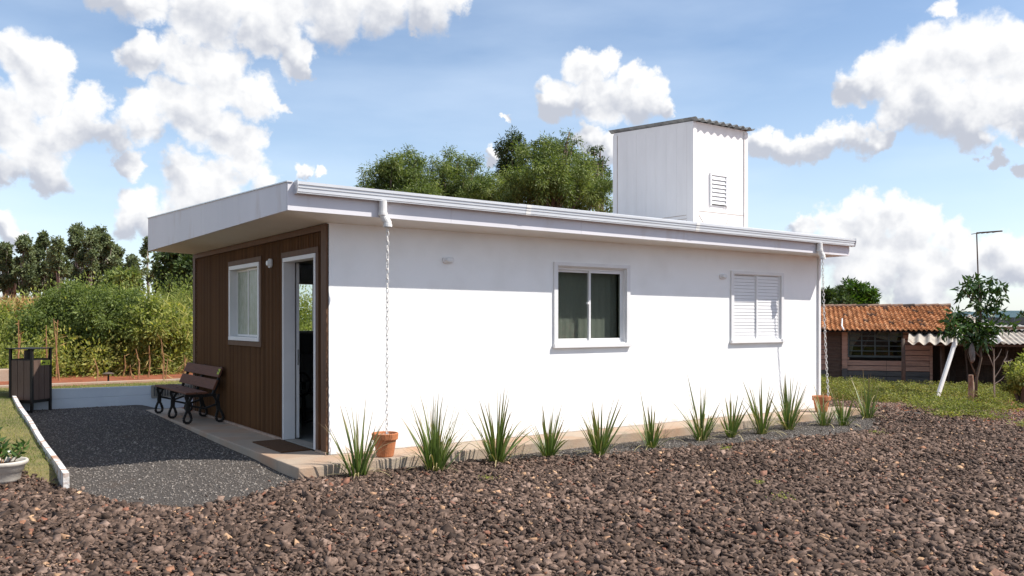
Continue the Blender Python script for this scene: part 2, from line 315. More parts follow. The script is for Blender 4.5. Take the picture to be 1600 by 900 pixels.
M['cloth']=mat('grey_plastic_bag',(.13,.12,.11),(.20,.18,.17),6,.7,.5,12)
M['brick']=mat('red_brick',(.28,.11,.06),(.2,.08,.05),10,.9,.4,40)
M['board']=mat('curing_board',(.40,.22,.12),rough=.8)
M['hillgreen']=mat('far_forest',(.055,.10,.115),(.045,.085,.10),.02,.95)  # bluish distance haze is mixed into the forest colour
M['rope']=mat('blade_black',(.02,.02,.02))
leafstops=lambda a,b,c:[(0,a),(.5,b),(1,c)]
M['leaf_wil']=tintmat('willowy_leaf',[(0,(.045,.075,.02)),(.5,(.135,.185,.045)),(1,(.33,.36,.11))],.5,.36,.4)
M['leaf_dark']=tintmat('dark_leaf',[(0,(.025,.045,.015)),(.6,(.06,.095,.025)),(1,(.12,.16,.045))],.5,.2,.35)
M['leaf_euc']=tintmat('eucalypt_leaf',[(0,(.06,.08,.04)),(.6,(.15,.185,.085)),(1,(.28,.30,.15))],.55,.22,.35)
M['leaf_weed']=tintmat('weed_leaf',[(0,(.07,.10,.03)),(.4,(.21,.25,.07)),(.8,(.42,.42,.13)),(1,(.58,.49,.16))],.6,.45,.25)
M['leaf_cover']=tintmat('ground_weed_leaf',[(0,(.09,.07,.025)),(.5,(.16,.19,.05)),(.85,(.32,.32,.10)),(1,(.44,.36,.14))],.6,.35,.2)
M['leaf_bush']=tintmat('bush_leaf',[(0,(.06,.09,.028)),(.6,(.18,.23,.07)),(1,(.33,.37,.13))],.6,.38,.25)
M['leaf_gloss']=tintmat('glossy_leaf',[(0,(.022,.055,.014)),(.6,(.05,.105,.022)),(1,(.12,.19,.05))],.35,.22,.5)
M['leaf_mango']=tintmat('mango_leaf',[(0,(.03,.07,.012)),(.6,(.08,.16,.02)),(1,(.17,.26,.04))],.5,.25,.35)
M['grassblade']=tintmat('lawn_blade',[(0,(.12,.16,.04)),(.5,(.23,.26,.07)),(1,(.46,.38,.16))],.7,.3,.2)
M['drygrass']=tintmat('dry_corn',[(0,(.26,.15,.06)),(.5,(.40,.26,.11)),(1,(.40,.36,.14))],.8,.2,.2)
M['blade']=tintmat('strap_leaf',[(0,(.22,.22,.06)),(.14,(.08,.13,.025)),(.5,(.125,.175,.045)),(.74,(.20,.19,.075)),(1,(.33,.19,.10))],.45,.2,.4)
M['blade_dry']=tintmat('dry_strap_leaf',[(0,(.24,.22,.10)),(1,(.50,.40,.22))],.6,.2,.3)
M['stone']=tintmat('crushed_stone',[(0,(.032,.021,.016)),(.3,(.092,.061,.046)),(.6,(.185,.124,.094)),(.82,(.33,.23,.18)),(.93,(.22,.09,.055)),(1,(.50,.32,.19))],.85,0,.2,noise=.3,nscale=40,bump=.12)
M['grain']=tintmat('fine_chippings',[(0,(.055,.047,.041)),(.5,(.24,.208,.183)),(.9,(.42,.38,.34)),(1,(.48,.44,.41))],.85,0,.2)
M['ground_dark']=mat('stone_bed',(.035,.024,.019),(.055,.038,.030),25,.95,.8,60,c3=(.20,.085,.05),s3=.8,lo3=.52,hi3=.62)
M['ground_fine']=mat('chipping_bed',(.13,.112,.098),(.05,.043,.038),140,.95,.9,160,c3=(.13,.085,.06),s3=1.1,lo3=.62,hi3=.8)
M['soil']=mat('red_soil',(.32,.10,.045),(.20,.065,.032),4,.95,.7,30,c3=(.12,.10,.045),s3=.30,lo3=.56,hi3=.66)
M['turf']=mat('turf_base',(.13,.125,.05),(.24,.19,.08),6,.95,.6,60)
# ---------------------------------------------------------------- terrain
def sm(t): t=np.clip(t,0,1); return t*t*(3-2*t)
def kerb_x(y): return -2.56+.17*np.clip(y,0,7.3)/7.3+.006*np.sin(np.asarray(y)*1.9)
def kerb_z(y): return .045+.23*(np.clip(y,0,7.3)/7.3)**1.3
def gz(x,y):
    x=np.asarray(x,float); y=np.asarray(y,float)
    z=-.12+0*x
    yard=sm((x+3.2)/.3)*sm((-.0-x)/.5)*sm((y+.2)/1.2)
    z=z+yard*(.035+.075*sm((y-1)/5.5))
    lawn=(x<kerb_x(y)+.02)&(y<7.36)
    z=np.where(lawn, -.12+(kerb_z(y)-.055+.12)*sm((y-.1)/1.1), z)
    back=(y>=7.36)*(1-sm((x-5)/9)); z=np.where(y>=7.36,-.12+.41*back+0*x,z)
    hid=(x>-.2)&(y>6.2)&(y<7.36); z=np.where(hid,-.1,z)
    t=np.clip(x-10,0,None); drop=-.034*sm(t/4)*np.clip(t,0,4)-.062*np.clip(t-4,0,9)-.012*np.clip(t-13,0,300)
    z=z+drop+np.where(y>14,.012*np.clip(y-14,0,80)*(1-sm((x-5)/9)),0)
    z=z+.02*np.sin(x*.9+.5)*np.sin(y*.8+1)*sm((-y-1.5)/2)+.08*np.exp(-((x-10.6)**2+(y+.3)**2)/1.2)
    return z
bound=[(-30,2.0),(-6,1.3),(-3.80,1.15),(-3.02,1.0),(-2.73,.62),(-2.54,.12),(-2.38,-.40),(-2.21,-.91),(-1.85,-1.45),(-1.2,-1.2),(-.55,-.66),(0,-.72),(1.5,-.75),(2.2,-.95),(2.8,-1.25),(3.44,-1.31),(4.34,-1.46),(5.4,-1.6),(6.97,-1.75),(7.85,-1.72),(8.7,-1.2),(9.5,-.5),(10.3,-.35),(11.2,-1.0),(11.2,-3),(11.5,-30)]
bx=np.array([b[0] for b in bound]); by=np.array([b[1] for b in bound])
def coarse_d(x,y):   # >0 in the coarse-stone field
    d=np.interp(x,bx,by)-y
    far=(10.25+.12*np.sin(y*2.3)+.15*np.sin(y*.9)) - x - .25*np.clip(-y-.5,0,3)
    return np.minimum(d,far)
def region(x,y):
    r=np.zeros(x.shape,int)                       # 0 soil
    r[coarse_d(x,y)>0]=1
    yard=(x>kerb_x(y)-.01)&(x<.2)&(y<7.36)&(coarse_d(x,y)<=0); r[yard]=2
    strip=(y>-2.2)&(y<.3)&(x>=0)&(x<9.9+.3*np.sin(y*5))&(coarse_d(x,y)<=0); r[strip]=2
    lawn=((x<=kerb_x(y)-.01)&(y>0)&(coarse_d(x,y)<=0)&(y<8.55+.12*np.sin(x*1.3)))|((y>7.36)&(y<8.55+.12*np.sin(x*1.3))&(x<6)); r[lawn]=3
    return r
xs=np.concatenate([[-4000,-1500,-500,-200,-90,-50,-30,-20,-14,-10,-8],np.arange(-7,14.01,.1),np.arange(14.5,40,.5),[45,55,70,100,160,300,700,1800,4000]])
ys=np.concatenate([[-4000,-1500,-500,-200,-80,-40,-22,-14,-11],np.arange(-9.5,7.25,.1),[7.3,7.355,7.36,7.4,7.5],np.arange(7.6,13,.1),np.arange(13.5,40,.5),[45,55,70,94,130,200,400,900,2000,4000]])
X,Y=np.meshgrid(xs,ys); Z=gz(X,Y)
V=np.stack([X,Y,Z],-1).reshape(-1,3); nx=len(xs)
cx_=(X[:-1,:-1]+X[1:,1:])/2; cy_=(Y[:-1,:-1]+Y[1:,1:])/2; reg=region(cx_,cy_)
I,J=np.meshgrid(np.arange(len(ys)-1),np.arange(nx-1),indexing='ij'); a=I*nx+J
F=np.stack([a,a+1,a+nx+1,a+nx],-1)
for k,(nm,mt) in enumerate([('ground','soil'),('stone_bed','ground_dark'),('gravel_path','ground_fine'),('lawn','turf')]):
    f=F[reg==k]; u,inv=np.unique(f,return_inverse=True)
    o=arr_obj(nm,arr_mesh(nm,V[u],inv.reshape(-1,4),M[mt])); tag(o,kind='structure')
def scatter(n,x0,x1,y0,y1,keep):
    x=rng.uniform(x0,x1,n); y=rng.uniform(y0,y1,n); k=keep(x,y); return x[k],y[k]
def infrustum(x,y,margin=1.12,zz=-.1):
    dx=x-CAM[0]; dy=y-CAM[1]; dep=dx*FW[0]+dy*FW[1]; lat=dx*RT[0]+dy*RT[1]
    return (dep>4.6)&(np.abs(lat)<dep*.6*margin+.5)
CUBE=np.array([[-1,-1,-1],[1,-1,-1],[1,1,-1],[-1,1,-1],[-1,-1,1],[1,-1,1],[1,1,1],[-1,1,1]],float)
CF=np.array([[3,2,1,0],[4,5,6,7],[0,1,5,4],[1,2,6,5],[2,3,7,6],[3,0,4,7]])
def rotmats(n,tilt=1.0):
    az=rng.uniform(0,2*np.pi,n); tx=rng.normal(0,tilt,n); ty=rng.normal(0,tilt,n)
    c,s=np.cos(az),np.sin(az); Rz=np.zeros((n,3,3)); Rz[:,0,0]=c; Rz[:,0,1]=-s; Rz[:,1,0]=s; Rz[:,1,1]=c; Rz[:,2,2]=1
    c,s=np.cos(tx),np.sin(tx); Rx=np.zeros((n,3,3)); Rx[:,0,0]=1; Rx[:,1,1]=c; Rx[:,1,2]=-s; Rx[:,2,1]=s; Rx[:,2,2]=c
    c,s=np.cos(ty),np.sin(ty); Ry=np.zeros((n,3,3)); Ry[:,1,1]=1; Ry[:,0,0]=c; Ry[:,0,2]=s; Ry[:,2,0]=-s; Ry[:,2,2]=c
    return Rx@Ry@Rz
def stones(name,x,y,size,lift,mat_,label,cat,tiltv=.45,jit=.38,tint=None):
    n=len(x); v=CUBE[None]*(1+0*size[:,None,None]); v=v+rng.uniform(-jit,jit,(n,8,3))*np.array([1.15,1.15,.6]); 
    # chip two opposite corners so outlines vary
    v[:,6]*=rng.uniform(.3,1,(n,1)); v[:,0]*=rng.uniform(.4,1,(n,1)); v[:,5]*=rng.uniform(.5,1.1,(n,1))
    sc=np.stack([rng.uniform(.7,1.35,n),rng.uniform(.5,.9,n),rng.uniform(.22,.5,n)],-1)*size[:,None]
    v=v*sc[:,None,:]; v=np.einsum('nij,nkj->nki',rotmats(n,tiltv),v)
    v[:,:,0]+=x[:,None]; v[:,:,1]+=y[:,None]; v[:,:,2]+=(gz(x,y)+lift)[:,None]
    f=(CF[None]+8*np.arange(n)[:,None,None]).reshape(-1,4)
    t=rng.uniform(0,1,n) if tint is None else tint
    o=arr_obj(name,arr_mesh(name,v.reshape(-1,3),f,M[mat_],np.repeat(t,6))); tag(o,label,cat,kind='stuff'); return o
def patch(x,y,s,seed=0):
    return np.sin(x*s+1.3+seed)*np.sin(y*s*1.13+.4+seed)+.5*np.sin(x*s*2.3+y*s*1.7+seed)
x,y=scatter(560000,-7,14,-8.5,2,lambda x,y:(coarse_d(x,y)>rng.normal(0,.07,len(x)))&infrustum(x,y)&~((x>-.6)&(x<9.6)&(y>-.55)))
n=len(x); dens_keep=rng.uniform(0,1,n)<np.clip(.86-.9*np.clip(patch(x,y,1.1)-.75,0,1),.3,1); x=x[dens_keep]; y=y[dens_keep]; n=len(x)
dep=(x-CAM[0])*FW[0]+(y-CAM[1])*FW[1]
thin=rng.uniform(0,1,n)<np.clip(1.0,0,1)*np.where(dep<9,.86,.70); x=x[thin]; y=y[thin]; n=len(x)
size=np.exp(rng.normal(math.log(.0160),.40,n))*(1+.12*patch(x,y,.8,2)); size=np.clip(size,.011,.05)
tn=np.clip(rng.beta(2.2,2.6,n)*.82+.05*patch(x,y,1.3,5),0,.88); q=rng.uniform(0,1,n); tn=np.where(q>.955,rng.uniform(.88,.95,n),tn); tn=np.where(q>.984,rng.uniform(.97,1,n),tn)
stones('crushed_stone',x,y,size,rng.uniform(-.004,.022,n),'stone','layer of loose dark brown crushed stone covering the foreground','gravel',tint=tn)
NST=n
x,y=scatter(110000,-2.6,10,-2.3,7.3,lambda x,y:(region(x,y)==2)&~((x>-.6)&(y>-.5))&infrustum(x,y))
n=len(x); stones('fine_gravel',x,y,np.exp(rng.normal(math.log(.0062),.3,n)),rng.uniform(0,.005,n),'grain','fine grey chippings spread on the yard beside the house','gravel',.6,tint=rng.beta(2.2,2.2,n)*.86)
x,y=scatter(7000,-2.5,11.5,-2.3,1.5,lambda x,y:(coarse_d(x,y)<.0)&(coarse_d(x,y)>-.45)&(rng.uniform(0,1,len(x))<.10)&(x>-2.5)&~((x>-.6)&(x<9.6)&(y>-.55)))
n=len(x); stones('scattered_stones',x,y,rng.uniform(.012,.024,n),rng.uniform(0,.01,n),'stone','stray brown stones strayed onto the edge of the fine gravel','gravel')
x,y=scatter(26000,8.9,13.5,-3.5,1.6,lambda x,y:(region(x,y)==0)&(rng.uniform(0,1,len(x))<.9-(x-10)*.22))
n=len(x); stones('rubble',x,y,rng.uniform(.008,.02,n),rng.uniform(0,.008,n),'stone','small reddish brown rubble at the far edge of the stone field','gravel',tint=rng.uniform(.1,.9,n))
# ---------------------------------------------------------------- foliage tools
def leaf_mesh(name,P,D,Ln,Wd,mat_,tint,fold=.25):
    n=len(P); D=D/np.linalg.norm(D,axis=1,keepdims=True); r=rng.normal(0,1,(n,3)); S=np.cross(D,r); S/=np.linalg.norm(S,axis=1,keepdims=True)+1e-9; Nn=np.cross(S,D)
    Ln=Ln[:,None]; Wd=Wd[:,None]
    v=np.stack([P,P+D*Ln*.45+S*Wd*.5+Nn*Wd*fold,P+D*Ln-Nn*Ln*.12,P+D*Ln*.45-S*Wd*.5+Nn*Wd*fold],1)
    f=np.arange(4*n).reshape(n,4); return arr_mesh(name,v.reshape(-1,3),f,M[mat_],tint)
def clump_points(clumps,n,sub=16,subr=.33,flat=1.0,r0=.55):
    """leaves gathered in small sprays on the surface and inside of several lobes"""
    cl=np.array(clumps,float); wt=cl[:,3]**2; wt/=wt.sum(); cen=[];rad=[]
    for c,wg in zip(cl,wt):
        k=max(3,int(sub*len(cl)*wg)); d=rng.normal(0,1,(k,3)); d/=np.linalg.norm(d,axis=1,keepdims=True); rr=c[3]*rng.uniform(r0,1.05,k)[:,None]
        p=c[:3]+d*rr*np.array([1,1,flat]); cen.append(p); rad.append(np.full(k,c[3]*subr)*rng.uniform(.6,1.3,k))
    cen=np.concatenate(cen); rad=np.concatenate(rad); pr=rad**2; pr/=pr.sum(); idx=rng.choice(len(cen),n,p=pr)
    off=rng.normal(0,1,(n,3)); P=cen[idx]+off*(rad[idx]*.55)[:,None]; return P,off,idx,len(cen)
def crown(name,clumps,n,leaf,mat_,parent,aspect=.4,droop=.2,sub=16,subr=.33,flat=1.0,top=.25,r0=.55):
    P,off,idx,m=clump_points(clumps,n,sub,subr,flat,r0)
    D=off+np.array([0,0,-droop*2])*np.abs(rng.normal(1,.4,n))[:,None]
    ct=rng.uniform(0,1,m)[idx]; tint=np.clip(.5*rng.uniform(0,1,n)+.5*ct,0,1)
    Ln=leaf*rng.uniform(.6,1.3,n)
    return arr_obj(name,leaf_mesh(name,P,D,Ln,Ln*aspect,mat_,tint),parent)
def branches(mb,base,clumps,r,seed,lift=.35):
    rr=random.Random(seed); base=Vector(base); top=Vector(clumps[0][:3])
    for c in clumps:
        e=Vector(c[:3]); st=base.lerp(Vector((base.x,base.y,e.z)),rr.uniform(.25,.55)); mid=st.lerp(e,.5)+Vector((rr.uniform(-.2,.2),rr.uniform(-.2,.2),rr.uniform(0,.3)))*c[3]
        mb.tube([st,mid,e],[r*.5,r*.32,r*.1],6)
def tree(name,base,h,clumps,nleaf,leaf,mat_,bark,label,cat='tree',group=None,tr=.15,**kw):
    root=empty(name,base,label=label,cat=cat,group=group); mb=MB(); b=Vector(base)
    cx=sum(c[0]*c[3] for c in clumps)/sum(c[3] for c in clumps); cy=sum(c[1]*c[3] for c in clumps)/sum(c[3] for c in clumps)
    mz=sum(c[2] for c in clumps)/len(clumps); topz=mz+.25*(max(c[2] for c in clumps)-mz); t=Vector((cx,cy,topz))
    mb.tube([b-Vector((0,0,.3)),b.lerp(t,.3)+Vector((.05,0,0)),b.lerp(t,.65),t],[tr*1.3,tr,tr*.6,tr*.15],8)
    branches(mb,b,clumps,tr,hash(label)%1000 if False else len(label),.3)
    mb.build('trunk',M[bark],root,smooth=True)
    crown('crown',clumps,nleaf,leaf,mat_,root,**kw); return root
def gxy(px,dep): p=at(px,500,dep); return float(p[0]),float(p[1]),float(gz(p[0],p[1]))
def lobes(dep,items,jd=1.0,rs_=None):     # lobes given by where they rise over the plain: (px,py,r_px)
    rr=rs_ or random.Random(3); out=[]
    for px,py,r in items:
        d=dep+rr.uniform(-jd,jd); p=at(px,py,d); out.append((p[0],p[1],p[2],r/FPX*d))
    return out
# ================================================================ HOUSE
LX=8.79; WY=5.45; H=2.55
house=empty('white_house',(0,0,0),label='long white plastered house with flat overhanging roof and brown slatted end wall',cat='house')
def wall_plane(holes,u0,u1,z0,z1,fn,t,name,mt,parent):
    us=sorted({u0,u1,*[h[0] for h in holes],*[h[1] for h in holes]}); zs=sorted({z0,z1,*[h[2] for h in holes],*[h[3] for h in holes]}); mb=MB()
    bm=bmesh.new(); cache={}
    def vt(u,z,d):
        k=(round(u,4),round(z,4),d)
        if k not in cache: cache[k]=bm.verts.new(fn(u,z,d))
        return cache[k]
    solid={}
    for i in range(len(us)-1):
        for j in range(len(zs)-1):
            cu=(us[i]+us[i+1])/2; cz=(zs[j]+zs[j+1])/2; solid[i,j]=not any(h[0]<cu<h[1] and h[2]<cz<h[3] for h in holes)
    for (i,j),s in solid.items():
        if not s: continue
        a,b,c,d=us[i],us[i+1],zs[j],zs[j+1]
        bm.faces.new([vt(a,c,0),vt(b,c,0),vt(b,d,0),vt(a,d,0)]); bm.faces.new([vt(a,d,t),vt(b,d,t),vt(b,c,t),vt(a,c,t)])
        for (di,dj,e) in ((-1,0,((a,c),(a,d))),(1,0,((b,d),(b,c))),(0,-1,((b,c),(a,c))),(0,1,((a,d),(b,d)))):
            if not solid.get((i+di,j+dj),False): (p,q)=e; bm.faces.new([vt(*p,0),vt(*q,0),vt(*q,t),vt(*p,t)])
    bmesh.ops.recalc_face_normals(bm,faces=bm.faces); me=bpy.data.meshes.new(name); bm.to_mesh(me); bm.free(); me.materials.append(mt)
    return arr_obj(name,me,parent)
W1=(3.20,4.42,1.17,2.20); W2=(6.66,7.81,1.18,2.20)
fx=lambda u,z,d:(u,d,z)
wall_plane([W1,W2],0,LX,0,2.56,fx,.14,'wall',M['plaster'],house)
FWN=(2.21,3.50,1.20,2.25); DR=(.30,1.33,0.02,2.24)
ff=lambda u,z,d:(.016+d,u,z)
wall_plane([FWN,DR],.145,WY-.14,0,2.56,ff,.12,'cladding_backing',M['slatback'],house)
BW=(1.55,2.6,1.26,2.15)
wall_plane([BW],0,LX,0,2.56,lambda u,z,d:(u,WY-.14+d,z),.14,'wall',M['plaster'],house)
MB().box(LX-.14,LX,.145,WY-.145,0,2.56).build('wall',M['plaster'],house)
MB().box(LX+.002,LX+.05,-.035,.06,-.02,2.545).build('corner_trim',M['white'],house)
# interior
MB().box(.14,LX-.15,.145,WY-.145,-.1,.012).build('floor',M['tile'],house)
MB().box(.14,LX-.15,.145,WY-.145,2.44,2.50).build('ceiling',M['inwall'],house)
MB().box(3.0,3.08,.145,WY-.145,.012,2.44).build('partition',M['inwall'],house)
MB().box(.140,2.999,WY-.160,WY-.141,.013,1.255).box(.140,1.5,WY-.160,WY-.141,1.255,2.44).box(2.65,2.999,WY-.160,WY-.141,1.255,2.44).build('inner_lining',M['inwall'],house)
# slats
fr=.07  # brown trim width round the openings
slat=MB().hexa([(-.014,-.012,0),(.004,-.014,0),(.004,.014,0),(-.014,.012,0)],[(-.014,-.012,1),(.004,-.014,1),(.004,.014,1),(-.014,.012,1)])
sme=slat.mesh('slat'); sme.materials.append(M['slat'])
y_=.145+.03
while y_<WY-.1:
    segs=[(0.03,2.47)]
    for (a,b,c,d) in ((FWN[0]-fr,FWN[1]+fr,FWN[2]-fr,FWN[3]+fr),(DR[0]-fr,DR[1]+fr,-1,DR[3]+fr)):
        if a-.005<y_<b+.005:
            segs=[(.03,c),(d,2.47)] if c>.03 else [(d,2.47)]
    for z0,z1 in segs: inst('slat',sme,house,(0.01,y_,z0),(0,0,0),(1,1,z1-z0))
    y_+=.050
def tb(*a,name='trim_board',mt='trim',bev=.003): return MB().box(*a).build(name,M[mt],house,bevel=bev)
tb(-.022,.014,.0,.15,.0,2.545); tb(-.020,.014,WY-.14,WY-.0,.0,2.545); tb(-.021,.012,.152,WY-.142,2.475,2.545)
for (a,b,c,d) in (FWN,):
    tb(-.02,.013,a-fr,b+fr,d,d+fr); tb(-.02,.013,a-fr,b+fr,c-fr,c); tb(-.018,.013,a-fr,a,c+.001,d-.001); tb(-.018,.013,b,b+fr,c+.001,d-.001)
a,b,c,d=DR; tb(-.02,.013,a-fr,b+fr,d,d+fr); tb(-.018,.013,a-fr,a,.0,d-.001); tb(-.018,.013,b,b+fr,.0,d-.001)
tb(-.03,.012,-.0,a-.001,-.001,.028,name='skirting',mt='base'); tb(-.03,.012,b+.001,WY,-.001,.028,name='skirting',mt='base')
# roof -------------------------------------------------
RX0,RX1,RY0,RY1=-.62,9.04,-.44,5.83
def zb(x): return 2.60-.045*(x-RX0)/(RX1-RX0)
def ztop(x,y): return 2.885-.05*(x-RX0)/(RX1-RX0)+.245*(y-RY0)/(RY1-RY0)
roof=MB(); p=[(RX0,RY0),(RX1,RY0),(RX1,RY1),(RX0,RY1)]; e=.02
for k,(q0,q1,nm) in enumerate(((p[0],p[1],'front'),(p[1],p[2],'r'),(p[2],p[3],'b'),(p[3],p[0],'l'))):
    pass
def fascia(q0,q1,inn,n):
    out=[]
    for i in range(n):
        t0=i/n; t1=(i+1)/n; A=(q0[0]+(q1[0]-q0[0])*t0,q0[1]+(q1[1]-q0[1])*t0); B=(q0[0]+(q1[0]-q0[0])*t1,q0[1]+(q1[1]-q0[1])*t1)
        g=.0015; L_=math.hypot(B[0]-A[0],B[1]-A[1]); ux,uy=(B[0]-A[0])/L_*g,(B[1]-A[1])/L_*g
        A=(A[0]+ux,A[1]+uy); B=(B[0]-ux,B[1]-uy); A2=(A[0]+inn[0],A[1]+inn[1]); B2=(B[0]+inn[0],B[1]+inn[1])
        MB().hexa([(*A,zb(A[0])),(*B,zb(B[0])),(*B2,zb(B[0])),(*A2,zb(A[0]))],[(*A,ztop(*A)),(*B,ztop(*B)),(*B2,ztop(*B)),(*A2,ztop(*A))]).build('fascia_panel',M['fascia'],house)
fascia(p[0],p[1],(0,.03),5); fascia((RX0,RY0+.031),(RX0,RY1),(.03,0),4)
fascia((RX1,RY0+.031),(RX1,RY1),(-.03,0),4); fascia((RX0+.031,RY1),(RX1-.031,RY1),(0,-.03),5)
# coping strip along the top of the fascia
MB().hexa([(RX0-.012,RY0-.012,ztop(RX0,RY0)),(RX0+.05,RY0-.012,ztop(RX0,RY0)),(RX0+.05,RY1+.01,ztop(RX0,RY1)),(RX0-.012,RY1+.01,ztop(RX0,RY1))],
   [(RX0-.012,RY0-.012,ztop(RX0,RY0)+.012),(RX0+.05,RY0-.012,ztop(RX0,RY0)+.012),(RX0+.05,RY1+.01,ztop(RX0,RY1)+.012),(RX0-.012,RY1+.01,ztop(RX0,RY1)+.012)]).build('coping',M['gutter'],house)
MB().add([(RX0+.051,RY0+.035,ztop(RX0,RY0)+.004),(RX1-.04,RY0+.035,ztop(RX1,RY0)+.004),(RX1-.04,RY1-.04,ztop(RX1,RY1)-.004),(RX0+.051,RY1-.04,ztop(RX0,RY1)-.004)],[(0,1,2,3)]).build('roof_sheet',M['roofsheet'],house)
# rusty raised edge of the roof sheet seen just over the gutter, in two lengths
MB().hexa([(RX0+.06,RY0+.036,2.885),(2.7,RY0+.036,2.868),(2.7,RY0+.20,2.868),(RX0+.06,RY0+.20,2.885)],[(RX0+.06,RY0+.036,2.893),(2.7,RY0+.036,2.879),(2.7,RY0+.20,2.886),(RX0+.06,RY0+.20,2.902)]).build('roof_edge_strip',M['rust'],house)
MB().hexa([(2.3,RY0+.034,2.873),(RX1-.05,RY0+.034,2.84),(RX1-.05,RY0+.15,2.84),(2.3,RY0+.15,2.873)],[(2.3,RY0+.034,2.897),(RX1-.05,RY0+.034,2.866),(RX1-.05,RY0+.15,2.869),(2.3,RY0+.15,2.900)]).build('roof_edge_strip',M['gutter'],house)
so_=MB()
o4=[(RX0+.031,RY0+.031,zb(RX0)+.006),(RX1-.031,RY0+.031,zb(RX1)+.006),(RX1-.031,RY1-.031,zb(RX1)+.006),(RX0+.031,RY1-.031,zb(RX0)+.006)]
i4=[(-.0,-.0,2.552),(LX+.0,-.0,2.552),(LX+.0,WY+.0,2.552),(-.0,WY+.0,2.552)]
so_.add(o4+i4,[(0,1,5,4),(1,2,6,5),(2,3,7,6),(3,0,4,7)]); so_.build('soffit',M['cream'],house)
# gutter: stepped profile run along the front, falling to the right
def gut(pt,x):
    dz=-.062*(x+.55)/9.6
    return (x,RY0-.003-pt[0],2.885+dz+pt[1])
prof=[(0,0.004),(.094,0.004),(.094,-.026),(.084,-.030),(.084,-.058),(.077,-.062),(.077,-.098),(.072,-.104),(.072,-.112),(.0,-.112)]
MB().extrude(prof,gut,-.545,9.075).build('gutter',M['gutter'],house)
prof2=[(-.001,.016),(.098,.016),(.100,-.034),(.078,-.118),(-.001,-.118)]
MB().extrude(prof2,gut,-.553,-.5455).build('gutter_end_cap',M['gutter'],house); MB().extrude(prof2,gut,9.0755,9.083).build('gutter_end_cap',M['gutter'],house)
prof3=[(-.0005,.006),(.0965,.006),(.0965,-.028),(.0865,-.032),(.0865,-.060),(.0795,-.064),(.0795,-.100),(.0745,-.106),(.0745,-.1145),(-.0005,-.1145)]
for x_ in (2.35,5.3): MB().extrude(prof3,gut,x_-.035,x_+.035).build('gutter_joint',M['pvc'],house)
def downspout(x,z1):
    y=RY0-.05
    MB().tube([(x,y,gut((0,-.11),x)[2]),(x,y,z1+.13),(x+.004,y,z1+.12),(x+.035,y-.015,z1+.065),(x+.045,y-.02,z1+.05),(x+.045,y-.02,z1)],[.044,.044,.044,.044,.044,.044],16).tube([(x,y,z1+.125),(x,y,z1+.155)],[.051,.051],16).tube([(x+.045,y-.02,z1+.0),(x+.045,y-.02,z1+.03)],[.050,.050],16).build('downspout',M['pvc'],house,smooth=False)
    return (x+.045,y-.02,z1)
ds1=downspout(.425,2.49); ds2=downspout(8.16,2.465)
# windows ---------------------------------------------
def frame_y(hole,name='window'):
    a,b,c,d=hole; w=.065
    root=MB().box(a-w,b+w,-.025,-.001,d,d+.05).box(a-w,a,-.025,-.001,c,d).box(b,b+w,-.025,-.001,c,d).build(name,M['white'],house,bevel=.003)
    MB().box(a-w-.012,b+w+.012,-.05,-.002,c-.055,c-.001).build('window_sill',M['white'],root,bevel=.004,loc=(0,0,0))
    MB().box(a+.001,b-.001,.002,.139,d-.012,d-.001).box(a+.001,a+.012,.002,.139,c+.013,d-.013).box(b-.012,b-.001,.002,.139,c+.013,d-.013).box(a+.001,b-.001,.002,.139,c+.001,c+.012).build('reveal',M['white'],root,loc=(0,0,0))
    return root
r1=frame_y(W1); a,b,c,d=W1; m_=(a+b)/2
def sash(x0,x1,y,z0,z1,root,w=.028):
    return MB().box(x0,x0+w,y,y+.02,z0,z1).box(x1-w,x1,y,y+.02,z0,z1).box(x0+w,x1-w,y,y+.02,z0,z0+w).box(x0+w,x1-w,y,y+.02,z1-w,z1).build('sash',M['white'],root,bevel=.002,loc=(0,0,0))
MB().box(a+.013,b-.013,.045,.105,d-.045,d-.013).box(a+.013,b-.013,.045,.105,c+.013,c+.035).box(a+.013,a+.028,.046,.104,c+.035,d-.045).box(b-.028,b-.013,.046,.104,c+.035,d-.045).build('track',M['white'],r1,loc=(0,0,0))
s1=sash(a+.03,m_+.015,.078,c+.037,d-.047,r1); s2=sash(m_-.015,b-.03,.052,c+.037,d-.047,r1)
MB().box(a+.05,m_-.01,.086,.090,c+.06,d-.07).build('pane',M['glassdark'],r1,loc=(0,0,0)); MB().box(m_+.01,b-.055,.060,.064,c+.06,d-.07).build('pane',M['glassdark'],r1,loc=(0,0,0))
MB().box(m_-.045,m_-.016,.045,.077,1.70,1.73).build('window_latch',M['white'],r1,loc=(0,0,0))
cm=MB(); nn=40; cv=[]
for i in range(nn+1):
    u=a+.0+(b-a)*i/nn; yy=.20+.004*math.sin(i*1.7); cv+=[(u,yy,c-.05),(u,yy,d+.05)]
cm.add(cv,[(2*i,2*i+2,2*i+3,2*i+1) for i in range(nn)]).build('curtain',M['curtain'],r1,loc=(0,0,0))  # sheet added behind the dark panes to lift their tone
r2=frame_y(W2); a,b,c,d=W2; m_=(a+b)/2
